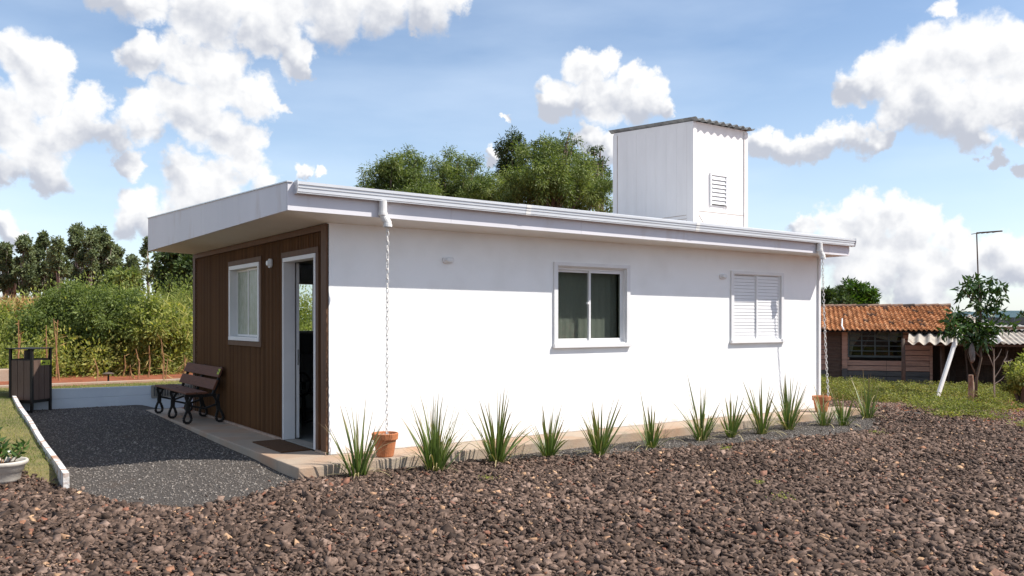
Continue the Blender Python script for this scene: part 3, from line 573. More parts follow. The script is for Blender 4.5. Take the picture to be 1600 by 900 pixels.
for (x0,x1,yy) in ((a+.012,m_+.01,.028),(m_-.01,b-.012,.012)):
    ns=19; hh=(d-c-.03)/ns
    MB().box(x0,x0+.03,yy-.004,yy+.02,c+.013,d-.013).box(x1-.03,x1,yy-.004,yy+.02,c+.013,d-.013).build('shutter_frame',M['white'],r2,loc=(0,0,0))
    for i in range(ns):
        z0=c+.014+i*hh
        MB().hexa([(x0+.03,yy,z0+.0015),(x1-.03,yy,z0+.0015),(x1-.03,yy+.014,z0+.0015),(x0+.03,yy+.014,z0+.0015)],[(x0+.03,yy+.006,z0+hh-.0015),(x1-.03,yy+.006,z0+hh-.0015),(x1-.03,yy+.014,z0+hh-.0015),(x0+.03,yy+.014,z0+hh-.0015)]).build('shutter_slat',M['white'],r2,loc=(0,0,0))
# front window in the slatted wall (plane x=0)
a,b,c,d=FWN
fwr=MB().box(-.03,.13,a+.0,b-.0,d-.055,d-.001).box(-.03,.13,a,a+.05,c+.055,d-.056).box(-.03,.13,b-.05,b,c+.055,d-.056).box(-.035,.13,a,b,c+.001,c+.054).build('window',M['white'],house,bevel=.003)
m_=(a+b)/2
M['frost']=mat('reeded_glass',(.42,.44,.36),(.26,.30,.20),9,.22,.25,50,stretch=(1,3,1),spec=.5)  # greenery mirrored by the pane is painted into its mottled pale green
for (y0,y1,xx) in ((a+.052,m_+.02,.045),(m_-.02,b-.052,.075)):
    MB().box(xx,xx+.022,y0,y0+.03,c+.057,d-.058).box(xx,xx+.022,y1-.03,y1,c+.057,d-.058).box(xx,xx+.022,y0+.03,y1-.03,c+.057,c+.085).box(xx,xx+.022,y0+.03,y1-.03,d-.086,d-.058).build('sash',M['pvc'],fwr,bevel=.002,loc=(0,0,0))
    MB().box(xx+.008,xx+.013,y0+.031,y1-.031,c+.086,d-.087).build('pane',M['frost'],fwr,loc=(0,0,0))
# door
a,b,c,d=DR
dfr=MB().box(-.03,.12,a+.001,b-.001,d-.05,d-.001).box(-.03,.12,a+.001,a+.04,c,d-.051).box(-.03,.12,b-.035,b-.001,c,d-.051).build('door_frame',M['white'],house,bevel=.003)
MB().box(-.012,.15,a+.041,b-.046,.013,.024).build('threshold',M['concrete_grey'],dfr,loc=(0,0,0))
dl=MB().box(.142,.177,b-.028,b+.80,.03,d-.055).build('door',M['white'],house,bevel=.003)
MB().tube([(.177,b+.74,1.04),(.22,b+.74,1.04)],.01,8).tube([(.22,b+.74,1.04),(.22,b+.64,1.04)],.009,8).box(.155,.164,b-.034,b-.0285,.93,1.12).build('handle',M['iron'],dl,loc=(0,0,0))
# back window
a,b,c,d=BW
bwr=MB().box(a,b,WY-.15,WY+.02,d-.04,d-.001).box(a,b,WY-.15,WY+.02,c+.001,c+.04).box(a,a+.04,WY-.15,WY+.02,c+.04,d-.04).box(b-.04,b,WY-.15,WY+.02,c+.04,d-.04).box(1.99,2.03,WY-.1,WY-.06,c+.04,d-.04).build('window',M['pvc'],house)
MB().box(a+.041,b-.041,WY-.08,WY-.076,c+.041,d-.041).build('pane',M['glass'],bwr,loc=(0,0,0))
# slab
tag(MB().hexa([(-.58,-.62,-.28),(9.36,-.47,-.28),(9.36,-.002,-.28),(-.58,-.002,-.28)],[(-.57,-.61,-.001),(9.35,-.46,-.001),(9.35,-.002,-.001),(-.57,-.002,-.001)]).hexa([(-.58,0,-.28),(-.002,0,-.28),(-.002,6.24,-.28),(-.58,6.24,-.28)],[(-.57,0,-.0012),(-.002,0,-.0012),(-.002,6.24,-.0012),(-.57,6.24,-.0012)]).build('pavement',M['concrete'],None,bevel=.012),kind='structure')
# wall lamps
def wlamp(loc,axis,label):
    r=empty('wall_lamp',loc,label=label,cat='wall lamp',group='white bulkhead lamps fixed to the house walls'); mb=MB(); mb2=MB()
    n=20; 
    for (mbx,s,d0,d1,dm) in ((mb,1.0,0,.022,0),(mb2,.84,.022,.055,.6)):
        ring=[]
        for dd,sc in ((d0,s),(d1,s*(1 if not dm else dm))):
            for k in range(n):
                t=2*math.pi*k/n; u=.078*sc*math.copysign(abs(math.cos(t))**.7,math.cos(t)); v=.042*sc*math.copysign(abs(math.sin(t))**.7,math.sin(t))
                if axis=='y': ring.append((u,-dd,v))
                else: ring.append((-dd,u*.72,v*1.35))
        mbx.add(ring,[(k,(k+1)%n,n+(k+1)%n,n+k) for k in range(n)]+[tuple(range(n,2*n))])
    mb.build('lamp_base',M['white'],r,loc=(0,0,0)); mb2.build('lamp_cover',M['lamp'],r,loc=(0,0,0),smooth=False)
wlamp((1.53,-.001,2.205),'y','small white bulkhead lamp on the white wall, near the left downspout')
wlamp((6.42,-.001,2.155),'y','small white bulkhead lamp just left of the shuttered window')
wlamp((-.014,1.78,2.205),'x','small white lamp on the brown slats between window and door')
# ================================================================ tank tower on the roof
TX0,TX1,TY0,TY1=7.385,8.804,1.5,3.554
tw=empty('water_tank_tower',(TX0,TY0,2.9),label='boxy white panelled water tank tower with sloping corrugated lid rising from the roof',cat='tank tower')
def tz(y): return 4.955+.15*(y-TY0)/(TY1-TY0)
MB().add([(TX0,TY0,2.8),(TX1,TY0,2.8),(TX1,TY0,tz(TY0)),(TX0,TY0,tz(TY0)),(TX0,TY1,2.8),(TX1,TY1,2.8),(TX1,TY1,tz(TY1)),(TX0,TY1,tz(TY1))],[(0,1,2,3),(5,4,7,6),(4,0,3,7),(1,5,6,2)]).build('wall_panel',M['panel'],tw)
def tbox(nm,mt,*bb): return MB().box(*bb).build(nm,M[mt],tw)
cw=.085
tbox('corner_trim','panel',TX0-.012,TX0+cw,TY0-.014,TY0-.001,2.8,tz(TY0)-.03); tbox('corner_trim','panel',TX1-cw,TX1+.012,TY0-.014,TY0-.001,2.8,tz(TY0)-.03)
tbox('corner_trim','panel',TX0-.013,TX0-.001,TY0,TY0+cw+.05,2.8,tz(TY0)-.03); tbox('corner_trim','panel',TX0-.013,TX0-.001,TY1-.1,TY1+.01,2.8,tz(TY1)-.04)
yv=TY0+.14; k=0
for yy in (TY0+.142,TY1-.108): tbox('joint','joint',TX0-.004,TX0-.0005,yy-.004,yy+.004,3.27,tz(yy)-.06)
for i in range(1,7):
    yy=TY0+.142+(TY1-TY0-.25)*i/7; tbox('seam','panel',TX0-.004,TX0-.0005,yy-.009,yy+.009,3.35,tz(yy)-.08)
tbox('joint','joint',TX0-.0045,TX0-.001,TY0+.16,TY1-.13,3.325,3.335); tbox('joint','joint',TX0-.0045,TX0-.001,TY0+.14,TY1-.11,3.262,3.270)
MB().bar((TX0-.003,TY0+.14,3.24),(TX0-.003,TY0+.55,2.98),.006,.007).build('joint',M['joint'],tw)
tbox('joint','joint',TX0+.14,TX1-.1,TY0-.005,TY0-.001,3.395,3.403)
for p_,q_ in (((TX0+.14,TY0-.003,3.33),(TX0+.42,TY0-.003,3.02)),((TX1-.50,TY0-.003,3.33),(TX1-.62,TY0-.003,3.12))): MB().bar(p_,q_,.006,.007).build('joint',M['joint'],tw)
tbox('joint','joint',TX1-.092,TX1-.086,TY0-.0155,TY0-.0142,2.8,4.9)
# corrugated lid
def corr_sheet(u0,u1,v0,v1,fn,pitch=.177,amp=.026,th=.007):
    n=int((u1-u0)/pitch*8); vs=[]
    for t in (0,1):
        for i in range(n+1):
            u=u0+(u1-u0)*i/n; h=amp*math.cos(2*math.pi*(u-u0)/pitch)
            for v in (v0,v1): vs.append(fn(u,v,h-th*t))
    m=2*(n+1); fs=[]
    for i in range(n):
        fs.append((2*i,2*i+2,2*i+3,2*i+1)); fs.append((m+2*i,m+2*i+1,m+2*i+3,m+2*i+2)); fs.append((2*i,m+2*i,m+2*i+2,2*i+2)); fs.append((2*i+1,2*i+3,m+2*i+3,m+2*i+1))
    fs.append((0,1,m+1,m)); fs.append((2*n,m+2*n,m+2*n+1,2*n+1))
    return MB().add(vs,fs)
corr_sheet(TX0-.05,TX1+.10,TY0-.11,TY1+.10,lambda u,v,h:(u,v,tz(v)+.035+h)).build('lid_sheet',M['fibro'],tw,smooth=False)
lw=MB().box(7.80,7.835,TY0-.028,TY0-.001,3.515,4.09).box(8.235,8.27,TY0-.028,TY0-.001,3.515,4.09).box(7.835,8.235,TY0-.028,TY0-.001,4.055,4.09).build('louvre_window',M['white'],tw)
MB().box(7.84,8.23,TY0-.006,TY0-.0015,3.53,4.05).build('louvre_back',M['plank_grey'],lw,loc=(0,0,0))
for i in range(7):
    z0=3.545+i*.072
    MB().hexa([(7.84,TY0-.034,z0),(8.2,TY0-.034,z0),(8.2,TY0-.026,z0),(7.84,TY0-.026,z0)],[(7.84,TY0-.014,z0+.066),(8.2,TY0-.014,z0+.066),(8.2,TY0-.007,z0+.066),(7.84,TY0-.007,z0+.066)]).build('louvre_slat',M['white'],lw,loc=(0,0,0))
MB().box(8.20,8.222,TY0-.04,TY0-.024,3.53,4.04).build('louvre_bar',M['white'],lw,loc=(0,0,0))
# ================================================================ rain chains, pots
n=14; m=6; lk=MB(); vs=[]; 
for i in range(n):
    t=2*math.pi*i/n; c0=Vector((.0145*math.cos(t),0,.028*math.sin(t)*1.1)); nr=Vector((math.cos(t),0,math.sin(t)))
    for j in range(m):
        s=2*math.pi*j/m; vs.append(c0+nr*.0052*math.cos(s)+Vector((0,.0052*math.sin(s),0)))
lk.add(vs,[(i*m+j,((i+1)%n)*m+j,((i+1)%n)*m+(j+1)%m,i*m+(j+1)%m) for i in range(n) for j in range(m)])
lme=lk.mesh('link',True); lme.materials.append(M['chain'])
def chain(top,bot,label,sag=0):
    r=empty('rain_chain',top,label=label,cat='rain chain',group='white rain chains under the gutter')
    T=Vector(top); B=Vector(bot); L_=(B-T).length; nn=int(L_/.05)
    for i in range(nn):
        t=(i+.5)/nn; p_=T.lerp(B,t)+Vector((sag*math.sin(math.pi*t),0,0)); d=(B-T).normalized()
        o=inst('link',lme,r,p_-T,(0,math.atan2(d.x,d.z)+math.pi,(math.pi/2 if i%2 else 0)+.5+.25*math.sin(i*.7)))
chain(ds1,(.49,-.455,.20),'white rain chain hanging from the left downspout into the near clay pot')
chain(ds2,(8.42,-.47,.22),'white rain chain hanging at the far right corner of the house',-.02)
def clay_pot(loc,label):
    r=empty('clay_pot',loc,label=label,cat='plant pot',group='terracotta pots under the rain chains')
    MB().lathe([(0,0),(.088,0),(.094,.012),(.122,.178),(.124,.182),(.138,.184),(.141,.19),(.146,.250),(.140,.256),(.130,.254),(.122,.225),(.118,.21)]).build('pot',M['terracotta'],r,loc=(0,0,0),smooth=False)
    MB().lathe([(.119,.215),(.06,.222),(.0,.224)]).build('filling',M['potsoil'],r,loc=(0,0,0))
    rr=random.Random(5)
    pm=MB()
    for i in range(60):
        a_=rr.uniform(0,6.28); q=rr.uniform(0,.105); s=rr.uniform(.007,.014); x0,y0=q*math.cos(a_),q*math.sin(a_)
        pm.hexa([(x0-s,y0-s,.218),(x0+s,y0-s*.7,.218),(x0+s*.8,y0+s,.218),(x0-s,y0+s*.6,.218)],[(x0-s*.6,y0-s*.7,.218+s*1.4),(x0+s*.6,y0-s*.4,.218+s*1.5),(x0+s*.5,y0+s*.6,.218+s*1.2),(x0-s*.6,y0+s*.3,.218+s)])
    tag(pm.build('pebbles',M['corrug'],r,loc=(0,0,0)),kind='stuff')
clay_pot((.475,-.44,0),'round terracotta pot holding the foot of the nearer rain chain')
clay_pot((8.33,-.40,0.0),'terracotta pot behind the grass clumps at the far house corner')
# ================================================================ strap-leaf clumps
def blade_mesh(curl,width,seed,matn):
    rr=random.Random(seed); nseg=7; V_=[];T_=[]
    for i in range(nseg+1):
        t=i/nseg; z=t*(1-.28*curl*t*t); x=curl*.55*t**2.2; wd=width*(1-t**2.6)*(.75+.5*t*(1-t)*2)+.0006
        V_+=[(x,-wd/2,z),(x-.25*wd,0,z),(x,wd/2,z)]; T_+=[t]*3
    F_=[]
    for i in range(nseg):
        b=3*i; F_+=[(b,b+1,b+4,b+3),(b+1,b+2,b+5,b+4)]
    me=bpy.data.meshes.new('leaf'); me.from_pydata(V_,[],F_); a_=me.attributes.new('tint','FLOAT','POINT'); a_.data.foreach_set('value',T_); me.materials.append(M[matn]); me.shade_smooth(); return me
BL=[blade_mesh(cv,wd,i,'blade') for i,(cv,wd) in enumerate([(.05,.020),(.15,.022),(.25,.019),(.4,.022),(.6,.018),(.1,.013),(.3,.012),(.9,.014)])]
BD=[blade_mesh(cv,wd,20+i,'blade_dry') for i,(cv,wd) in enumerate([(.5,.010),(1.0,.012),(1.5,.012)])]
plants=[(560,745,.70,34,.15,'first grassy clump at the house corner, beside the clay pot'),
 (680,735,.80,46,.20,'widest and tallest grassy clump, right of the nearer clay pot'),
 (776,722,.76,40,.16,'upright dense grassy clump, second to the right of the clay pot'),
 (857,713,.66,26,.12,'thin grassy clump just left of the dark window'),
 (937,709,.66,36,.18,'broad fan-shaped grassy clump below the dark window'),
 (1018,698,.62,26,.15,'small grassy clump just right of the dark window'),
 (1096,687,.72,34,.14,'tall dark grassy clump left of the shuttered window'),
 (1143,682,.55,26,.14,'short pale grassy clump below the left of the shuttered window'),
 (1190,677,.70,34,.15,'bushy grassy clump right below the shuttered window'),
 (1232,670,.78,34,.15,'tall grassy clump between the shuttered window and the far corner'),
 (1288,664,.62,24,.16,'grassy clump in front of the far clay pot'),
 (1317,664,.60,20,.15,'thin grassy clump on the slab corner beyond the far pot'),
 (1355,653,.74,28,.18,'last grassy clump standing alone past the slab end')]
for i,(px,py,h,nb,sp,lab) in enumerate(plants):
    rr=random.Random(100+i); zz=-.11; nb=int(nb*1.75); h*=1.13; d=(FW+RT*(px-800)/FPX+UP*(HY-py)/FPX); k=(zz-CAM[2])/d[2]; p_=CAM+d*k
    p_[1]=min(p_[1],-.66 if px<1340 else 9)
    p_=CAM+d*((p_[1]-CAM[1])/d[1]) if px<1340 and abs(p_[1]+.66)<1e-6 else p_
    gzz=float(gz(p_[0],p_[1]))
    r=empty('grass_clump',(p_[0],p_[1],gzz-.01),rr.uniform(0,6),label=lab,cat='ornamental grass',group='strap-leaved grass clumps along the house wall')
    tx_=rr.uniform(-.10,.10)
    for j in range(nb):
        dry=rr.random()<.20; az=rr.uniform(0,6.28); q=rr.random(); out=sp*q**.7*.55
        lean=rr.gauss(0,.12)+q*.70; hh=h*(1.1-.30*q)*rr.uniform(.45,1.08)
        me=rr.choice(BD) if dry else (rr.choice(BL[:3]+BL[5:6]) if q<.55 else rr.choice(BL[1:]))
        s=hh*(.75 if dry else 1)
        inst('leaf',me,r,(out*math.cos(az),out*math.sin(az),0),(rr.gauss(tx_,.15),lean*.75+rr.gauss(0,.10),az),(s,rr.uniform(.95,1.45),s))
# (each clump also drops a few bent dead blades)
for r in [o for o in bpy.data.objects if o.name.startswith('grass_clump')]:
    rr=random.Random(r.name)
    for j in range(rr.randint(3,7)):
        s=rr.uniform(.28,.5); az=rr.uniform(0,6.28); inst('leaf',rr.choice(BD),r,(.05*math.cos(az),.05*math.sin(az),.02),(rr.gauss(0,.2),rr.uniform(.8,1.25),az),(s,1.3,s))
# small weeds in the stones
for px,py,s,lab in ((1225,779,.11,'tiny green weed sprouting alone among the dark stones'),(762,749,.07,'very small green sprout in the stones before the clay pot'),(1135,702,.07,'little weed on the fine gravel strip'),(1370,677,.10,'yellowish weed tuft at the far edge of the stones'),(1186,756,.05,'sparse green sprout in the middle of the stone field')):
    d=(FW+RT*(px-800)/FPX+UP*(HY-py)/FPX); p_=CAM+d*((-.10-CAM[2])/d[2]); n=70
    P=np.array([p_[0],p_[1],float(gz(p_[0],p_[1]))+.01])+rng.normal(0,1,(n,3))*np.array([s*.55,s*.55,s*.2]); P[:,2]=np.abs(P[:,2]-gz(p_[0],p_[1]))+gz(p_[0],p_[1])+.02
    me=leaf_mesh('small_weed',P,rng.normal(0,1,(n,3))+[0,0,.6],rng.uniform(.012,.026,n),rng.uniform(.006,.012,n),'leaf_weed',rng.uniform(.3,.9,n)); tag(arr_obj('small_weed',me),lab,'weed')
# dry twig on the stones
d=at(1365,856,1)-CAM; p0=CAM+d*((-.07-CAM[2])/d[2]); d=at(1420,878,1)-CAM; p1=CAM+d*((-.05-CAM[2])/d[2]); pm_=(p0+p1)/2
tag(MB().tube([p0,pm_+[0,0,.02],p1],[.003,.004,.002],5).tube([pm_+[0,0,.02],pm_+[.06,-.06,.05]],[.003,.001],5).tube([p0*.7+p1*.3,p0*.7+p1*.3+[-.02,-.09,.03]],[.003,.001],5).build('twig',M['cornstalk']),'dry brown twig lying on the stones at lower right','twig')
# ================================================================ yard things
mt_=MB().box(-.37,-.03,.43,1.41,.0005,.016).build('door_mat',M['coir']); tag(mt_,'brown coir doormat lying before the open door','door mat')
# kerb
kb=MB(); yy=np.linspace(.10,7.30,25)
for i in range(24):
    a0,a1=yy[i],yy[i+1]; x0,x1=float(kerb_x(a0)),float(kerb_x(a1)); z0,z1=float(kerb_z(a0)),float(kerb_z(a1)); t=.052
    kb.hexa([(x0-t/2,a0,-.25),(x0+t/2,a0,-.25),(x1+t/2,a1,-.25),(x1-t/2,a1,-.25)],[(x0-t/2,a0,z0),(x0+t/2,a0,z0),(x1+t/2,a1,z1),(x1-t/2,a1,z1)])
bmk=kb.build('kerb',M['kerb']); tag(bmk,'low white painted kerb between lawn and gravel yard','kerb')
# low wall
lwl=empty('low_wall',(-2.4,7.3,0),label='low white retaining wall with bluish shade in its colour closing the back of the gravel yard',cat='wall')
MB().box(-2.44,2.6,7.30,7.355,-.3,.155).build('course',M['bluewall'],lwl,bevel=.006); MB().hexa([(-2.44,7.303,.157),(2.6,7.303,.157),(2.6,7.355,.157),(-2.44,7.355,.157)],[(-2.44,7.303,.335),(2.6,7.303,.295),(2.6,7.355,.295),(-2.44,7.355,.335)]).build('course',M['bluewall'],lwl,bevel=.006)
ub=empty('vent_box',(.1,7.29,.22),label='grey ribbed vent cover set in the low wall behind the bench',cat='vent')
MB().box(-.26,.50,7.27,7.2995,.10,.33).build('frame',M['concrete_grey'],ub,bevel=.01)
for i in range(16):
    MB().box(-.22+i*.045,-.195+i*.045,7.258,7.2695,.13,.30).build('rib',M['plank_grey'],ub)
# tan edging strip and blocks behind
tag(MB().box(-5,6,8.62,8.74,.15,.335).build('garden_edging',M['concrete'],bevel=.01),'tan concrete edging strip between grass and red soil','edging')
for (x0,x1,lab) in ((-3.25,-2.16,'larger tan concrete block left of the bin'),(-2.12,-1.72,'smaller pale concrete block partly behind the bin')):
    b=MB().box(x0,x1,10.5,10.72,.22,.53).build('concrete_block',M['concrete'],bevel=.02); tag(b,lab,'concrete block','concrete blocks on the red soil')
# garden light
gl=empty('garden_light',(-.62,9.25,.29),label='small dark mushroom-shaped garden light on the red soil',cat='garden light')
MB().tube([(0,0,-.05),(0,0,.15)],.018,8).build('stem',M['iron'],gl,loc=(0,0,0)); MB().lathe([(.0,.19),(.06,.18),(.11,.155),(.105,.145),(0,.145)],n=18).build('lamp_shade',M['post'],gl,loc=(0,0,0))
# bin
bn=empty('litter_bin',(-2.165,6.83,-.005),R(43),label='brown slatted litter bin with black frame and yellow-green label by the kerb',cat='litter bin')
BW_=.40; BH=1.02
for (u,v) in ((0,0),(BW_,0),(0,BW_),(BW_,BW_)): MB().box(u-.018,u+.018,v-.018,v+.018,0,BH).build('post',M['iron'],bn,loc=(0,0,0))
for side in range(4):
    for k in range(3):
        s0=.022+k*(BW_-.044)/3+.004; s1=.022+(k+1)*(BW_-.044)/3-.004
        if side==0: bb=(s0,s1,-.012,.006)
        elif side==1: bb=(-.012,.006,s0,s1)
        elif side==2: bb=(s0,s1,BW_-.006,BW_+.012)
        else: bb=(BW_-.006,BW_+.012,s0,s1)
        MB().box(*bb,.20,.84).build('slat',M['binwood'],bn,loc=(0,0,0),bevel=.003)
MB().box(.0,BW_,-.004,.004,.842,.862).box(-.004,.004,0,BW_,.842,.862).box(.0,BW_,BW_-.004,BW_+.004,.842,.862).box(BW_-.004,BW_+.004,0,BW_,.842,.862).build('rim',M['iron'],bn,loc=(0,0,0))
MB().box(-.05,BW_+.05,-.05,BW_+.05,BH+.001,BH+.016).build('lid',M['iron'],bn,loc=(0,0,0),bevel=.004)
MB().lathe([(.07,.80),(.07,1.0)],(.12,.16,0),n=14).lathe([(.05,.80),(.05,1.0)],(.30,.30,0),n=14).build('inner_bucket',M['iron'],bn,loc=(0,0,0))
MB().box(.012,BW_-.012,.012,BW_-.012,.15,.80).build('liner',M['iron'],bn,loc=(0,0,0))
st=MB().box(.175,BW_-.012,-.0165,-.0125,.755,.835).build('label',M['sticker'],bn,loc=(0,0,0))
mk=MB()
for (u,v,wd,hh) in ((.20,.792,.010,.012),(.214,.788,.006,.02),(.226,.796,.010,.010),(.240,.800,.012,.014),(.256,.792,.008,.016),(.270,.796,.006,.010),(.345,.780,.014,.012)):
    mk.extrude([(u+wd*math.cos(t*.785),v+hh*math.sin(t*.785)) for t in range(8)],lambda p,t:(p[0],t,p[1]),-.0172,-.0166)
mk.build('printed_mark',M['iron'],st,loc=(0,0,0))
# bench: three cast iron frames, planks
be=empty('park_bench',(-.30,4.62,0),label='small park bench with brown planks and black cast iron legs against the slatted wall',cat='bench')
bx0=-.30; by0=4.62
def iron_frame(y):
    mb=MB(); t=.022
    def strap(pts,r=.017): 
        for p_,q_ in zip(pts[:-1],pts[1:]): mb.bar((p_[0],y,p_[1]),(q_[0],y,q_[1]),.035,2*r)
    # front leg: splayed foot loop, waist, fork under the seat
    strap([(-.20,.02),(-.27,.02),(-.285,.07),(-.262,.14),(-.235,.20)]); strap([(-.20,.02),(-.175,.07),(-.195,.14),(-.225,.20)])
    strap([(-.228,.19),(-.225,.30)],.03); strap([(-.225,.29),(-.262,.40)]); strap([(-.225,.29),(-.165,.40)])
    # rear leg
    strap([(.26,.02),(.19,.02),(.165,.07),(.185,.14),(.20,.20)]); strap([(.26,.02),(.275,.08),(.25,.14),(.215,.20)])
    strap([(.205,.19),(.185,.31)],.03); strap([(.185,.30),(.13,.40)]); strap([(.185,.30),(.205,.41)])
    strap([(-.27,.405),(-.0,.395),(.17,.405)],.02); strap([(-.225,.27),(.0,.21),(.19,.27)],.014); strap([(.12,.405),(.18,.55),(.235,.72),(.262,.80)],.02)
    return mb.build('leg_frame',M['iron'],be,loc=(0,0,0),bevel=.006)
for y in (-.86,0,.86): iron_frame(y)
for (x0,x1) in ((-.275,-.135),(-.115,.025)): MB().box(x0,x1,-.95,.95,.428,.456).build('seat_plank',M['benchwood'],be,loc=(0,0,0),bevel=.006)
for (s0,s1) in ((.475,.615),(.650,.79)):
    f=lambda z:(.10+(z-.42)*.42)
    pl=MB().hexa([(f(s0)-.03,-.95,s0+.01),(f(s0)-.002,-.95,s0),(f(s0)-.002,.95,s0),(f(s0)-.03,.95,s0+.01)],[(f(s1)-.03,-.95,s1+.01),(f(s1)-.002,-.95,s1),(f(s1)-.002,.95,s1),(f(s1)-.03,.95,s1+.01)]).build('back_plank',M['benchwood'],be,loc=(0,0,0),bevel=.005)
z0,z1=.70,.775; MB().hexa([(f(z0)-.036,-.93,z0),(f(z0)-.033,-.93,z0),(f(z0)-.033,-.84,z0),(f(z0)-.036,-.84,z0)],[(f(z1)-.036,-.93,z1),(f(z1)-.033,-.93,z1),(f(z1)-.033,-.84,z1),(f(z1)-.036,-.84,z1)]).build('sticker',M['sticker'],be,loc=(0,0,0))
MB().box(f(.735)-.0395,f(.735)-.0375,-.90,-.87,.72,.755).build('emblem',M['iron'],be,loc=(0,0,0))
# white planter with leafy plant
wp=empty('planter',(-3.04,.66,float(gz(-3.04,.66))-.01),label='wide ribbed white planter with leafy plant at the left frame edge',cat='plant pot')
MB().lathe([(0,0),(.17,0),(.19,.03),(.205,.11),(.222,.118),(.235,.17),(.245,.178),(.262,.19),(.27,.215),(.262,.23),(.235,.228),(.225,.19),(.215,.18)],n=40).build('pot',M['whitepot'],wp,loc=(0,0,0),smooth=True)
MB().lathe([(.222,.185),(.1,.195),(0,.20)],n=24).build('soil',M['potsoil'],wp,loc=(0,0,0))
sb=MB(); P_=[];D_=[]
rr=random.Random(4)
for i in range(13):
    a_=rr.uniform(0,6.28); q=rr.uniform(.02,.14); b0=Vector((q*math.cos(a_),q*math.sin(a_),.19)); tip=b0+Vector((math.cos(a_)*rr.uniform(.02,.16),math.sin(a_)*rr.uniform(.02,.16),rr.uniform(.16,.34)))
    sb.tube([b0,b0.lerp(tip,.5)+Vector((0,0,.02)),tip],[.006,.005,.003],5)
    for j in range(15):
        t=.25+.75*j/14; p_=b0.lerp(tip,t); P_.append(p_); az=j*2.4; D_.append(Vector((math.cos(az),math.sin(az),.35+.5*t)))
sb.build('stem',M['cornstalk'],wp,loc=(0,0,0))
n=len(P_); o=arr_obj('foliage',leaf_mesh('foliage',np.array(P_),np.array(D_)+rng.normal(0,.2,(n,3)),rng.uniform(.07,.12,n),rng.uniform(.028,.045,n),'leaf_gloss',rng.uniform(.5,1,n))); o.parent=wp; o.location=(0,0,0)
wp.scale=(.86,.86,.9)
# lawn grass
x,y=scatter(130000,-5.5,1.5,.2,8.7,lambda x,y:(region(x,y)==3)&infrustum(x,y,1.05)&(rng.uniform(0,1,len(x))<.8))
n=len(x); P=np.stack([x,y,gz(x,y)],-1); D=rng.normal(0,.45,(n,3))+[0,0,1]
pt=np.clip(.38+.28*patch(x,y,2.1,3)+rng.normal(0,.18,n)+.5*np.exp(-np.clip(coarse_d(x,y)+.45,0,9)*0)*(coarse_d(x,y)>-.22),0,1)
tag(arr_obj('grass',leaf_mesh('grass',P,D,rng.uniform(.018,.045,n),rng.uniform(.003,.006,n),'grassblade',pt)),'short yellow-green mown grass beside the kerb','grass',kind='stuff')
# ================================================================ indoor things seen through the door
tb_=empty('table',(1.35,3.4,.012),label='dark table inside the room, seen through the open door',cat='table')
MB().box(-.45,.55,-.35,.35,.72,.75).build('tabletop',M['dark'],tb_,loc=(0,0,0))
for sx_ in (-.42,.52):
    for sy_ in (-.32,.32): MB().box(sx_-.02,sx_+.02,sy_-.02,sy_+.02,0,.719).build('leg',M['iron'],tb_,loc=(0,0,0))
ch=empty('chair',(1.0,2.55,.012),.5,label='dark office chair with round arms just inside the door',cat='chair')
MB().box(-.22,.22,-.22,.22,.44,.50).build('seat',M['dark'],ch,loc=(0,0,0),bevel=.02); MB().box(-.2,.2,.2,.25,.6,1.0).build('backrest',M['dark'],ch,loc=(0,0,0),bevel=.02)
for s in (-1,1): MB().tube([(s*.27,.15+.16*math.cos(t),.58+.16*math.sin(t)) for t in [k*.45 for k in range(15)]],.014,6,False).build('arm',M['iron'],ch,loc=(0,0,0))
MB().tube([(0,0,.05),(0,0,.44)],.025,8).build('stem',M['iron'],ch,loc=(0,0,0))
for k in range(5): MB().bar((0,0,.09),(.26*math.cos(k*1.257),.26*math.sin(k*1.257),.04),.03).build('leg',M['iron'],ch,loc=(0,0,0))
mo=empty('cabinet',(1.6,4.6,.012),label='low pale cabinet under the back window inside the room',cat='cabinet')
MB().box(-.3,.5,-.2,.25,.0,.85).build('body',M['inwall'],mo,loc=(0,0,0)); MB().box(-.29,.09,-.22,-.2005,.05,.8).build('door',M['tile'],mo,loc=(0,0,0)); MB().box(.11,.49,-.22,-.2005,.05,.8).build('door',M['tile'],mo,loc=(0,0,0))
# ================================================================ left field: weeds, corn
def wtop(x,y):
    dx=x-CAM[0]; dy=y-CAM[1]; q=(dx*RT[0]+dy*RT[1])/(dx*FW[0]+dy*FW[1])
    return (1-.25*sm((-.53-q)/.05))* np.clip(.35+(y-10.8)*.46,.3,1.75)+.28*patch(x,y,.9,1)*sm((y-11)/2)
cols=[]
rr=random.Random(31)
for k in range(1500):
    x0=rr.uniform(-9,11); y0=11.0+5.2*rr.random()**1.35
    if not infrustum(np.array([x0]),np.array([y0]),1.12)[0]: continue
    top=float(np.maximum(.3,wtop(x0,y0)))*rr.uniform(.75,1.15); g=float(gz(x0,y0)); r0=rr.uniform(.16,.30); z0=rr.uniform(.0,.15)
    while z0<top: cols.append((x0+rr.gauss(0,.06),y0+rr.gauss(0,.06),g+z0+.05,r0*rr.uniform(.8,1.2),rr.random())); z0+=r0*1.1
cols=np.array(cols); nc=len(cols); n=240000; idx=rng.choice(nc,n); off=rng.normal(0,1,(n,3)); P=cols[idx,:3]+off*cols[idx,3:4]*.62
P[:,2]=np.maximum(P[:,2],gz(P[:,0],P[:,1])+.01); Ln=rng.uniform(.035,.095,n)*(.75+.5*cols[idx,4])
pt=np.clip(.45*rng.uniform(0,1,n)+.42*cols[idx,4]+.12*(P[:,1]<11.8)+.08*np.sin(P[:,0]*1.1+2),0,1)
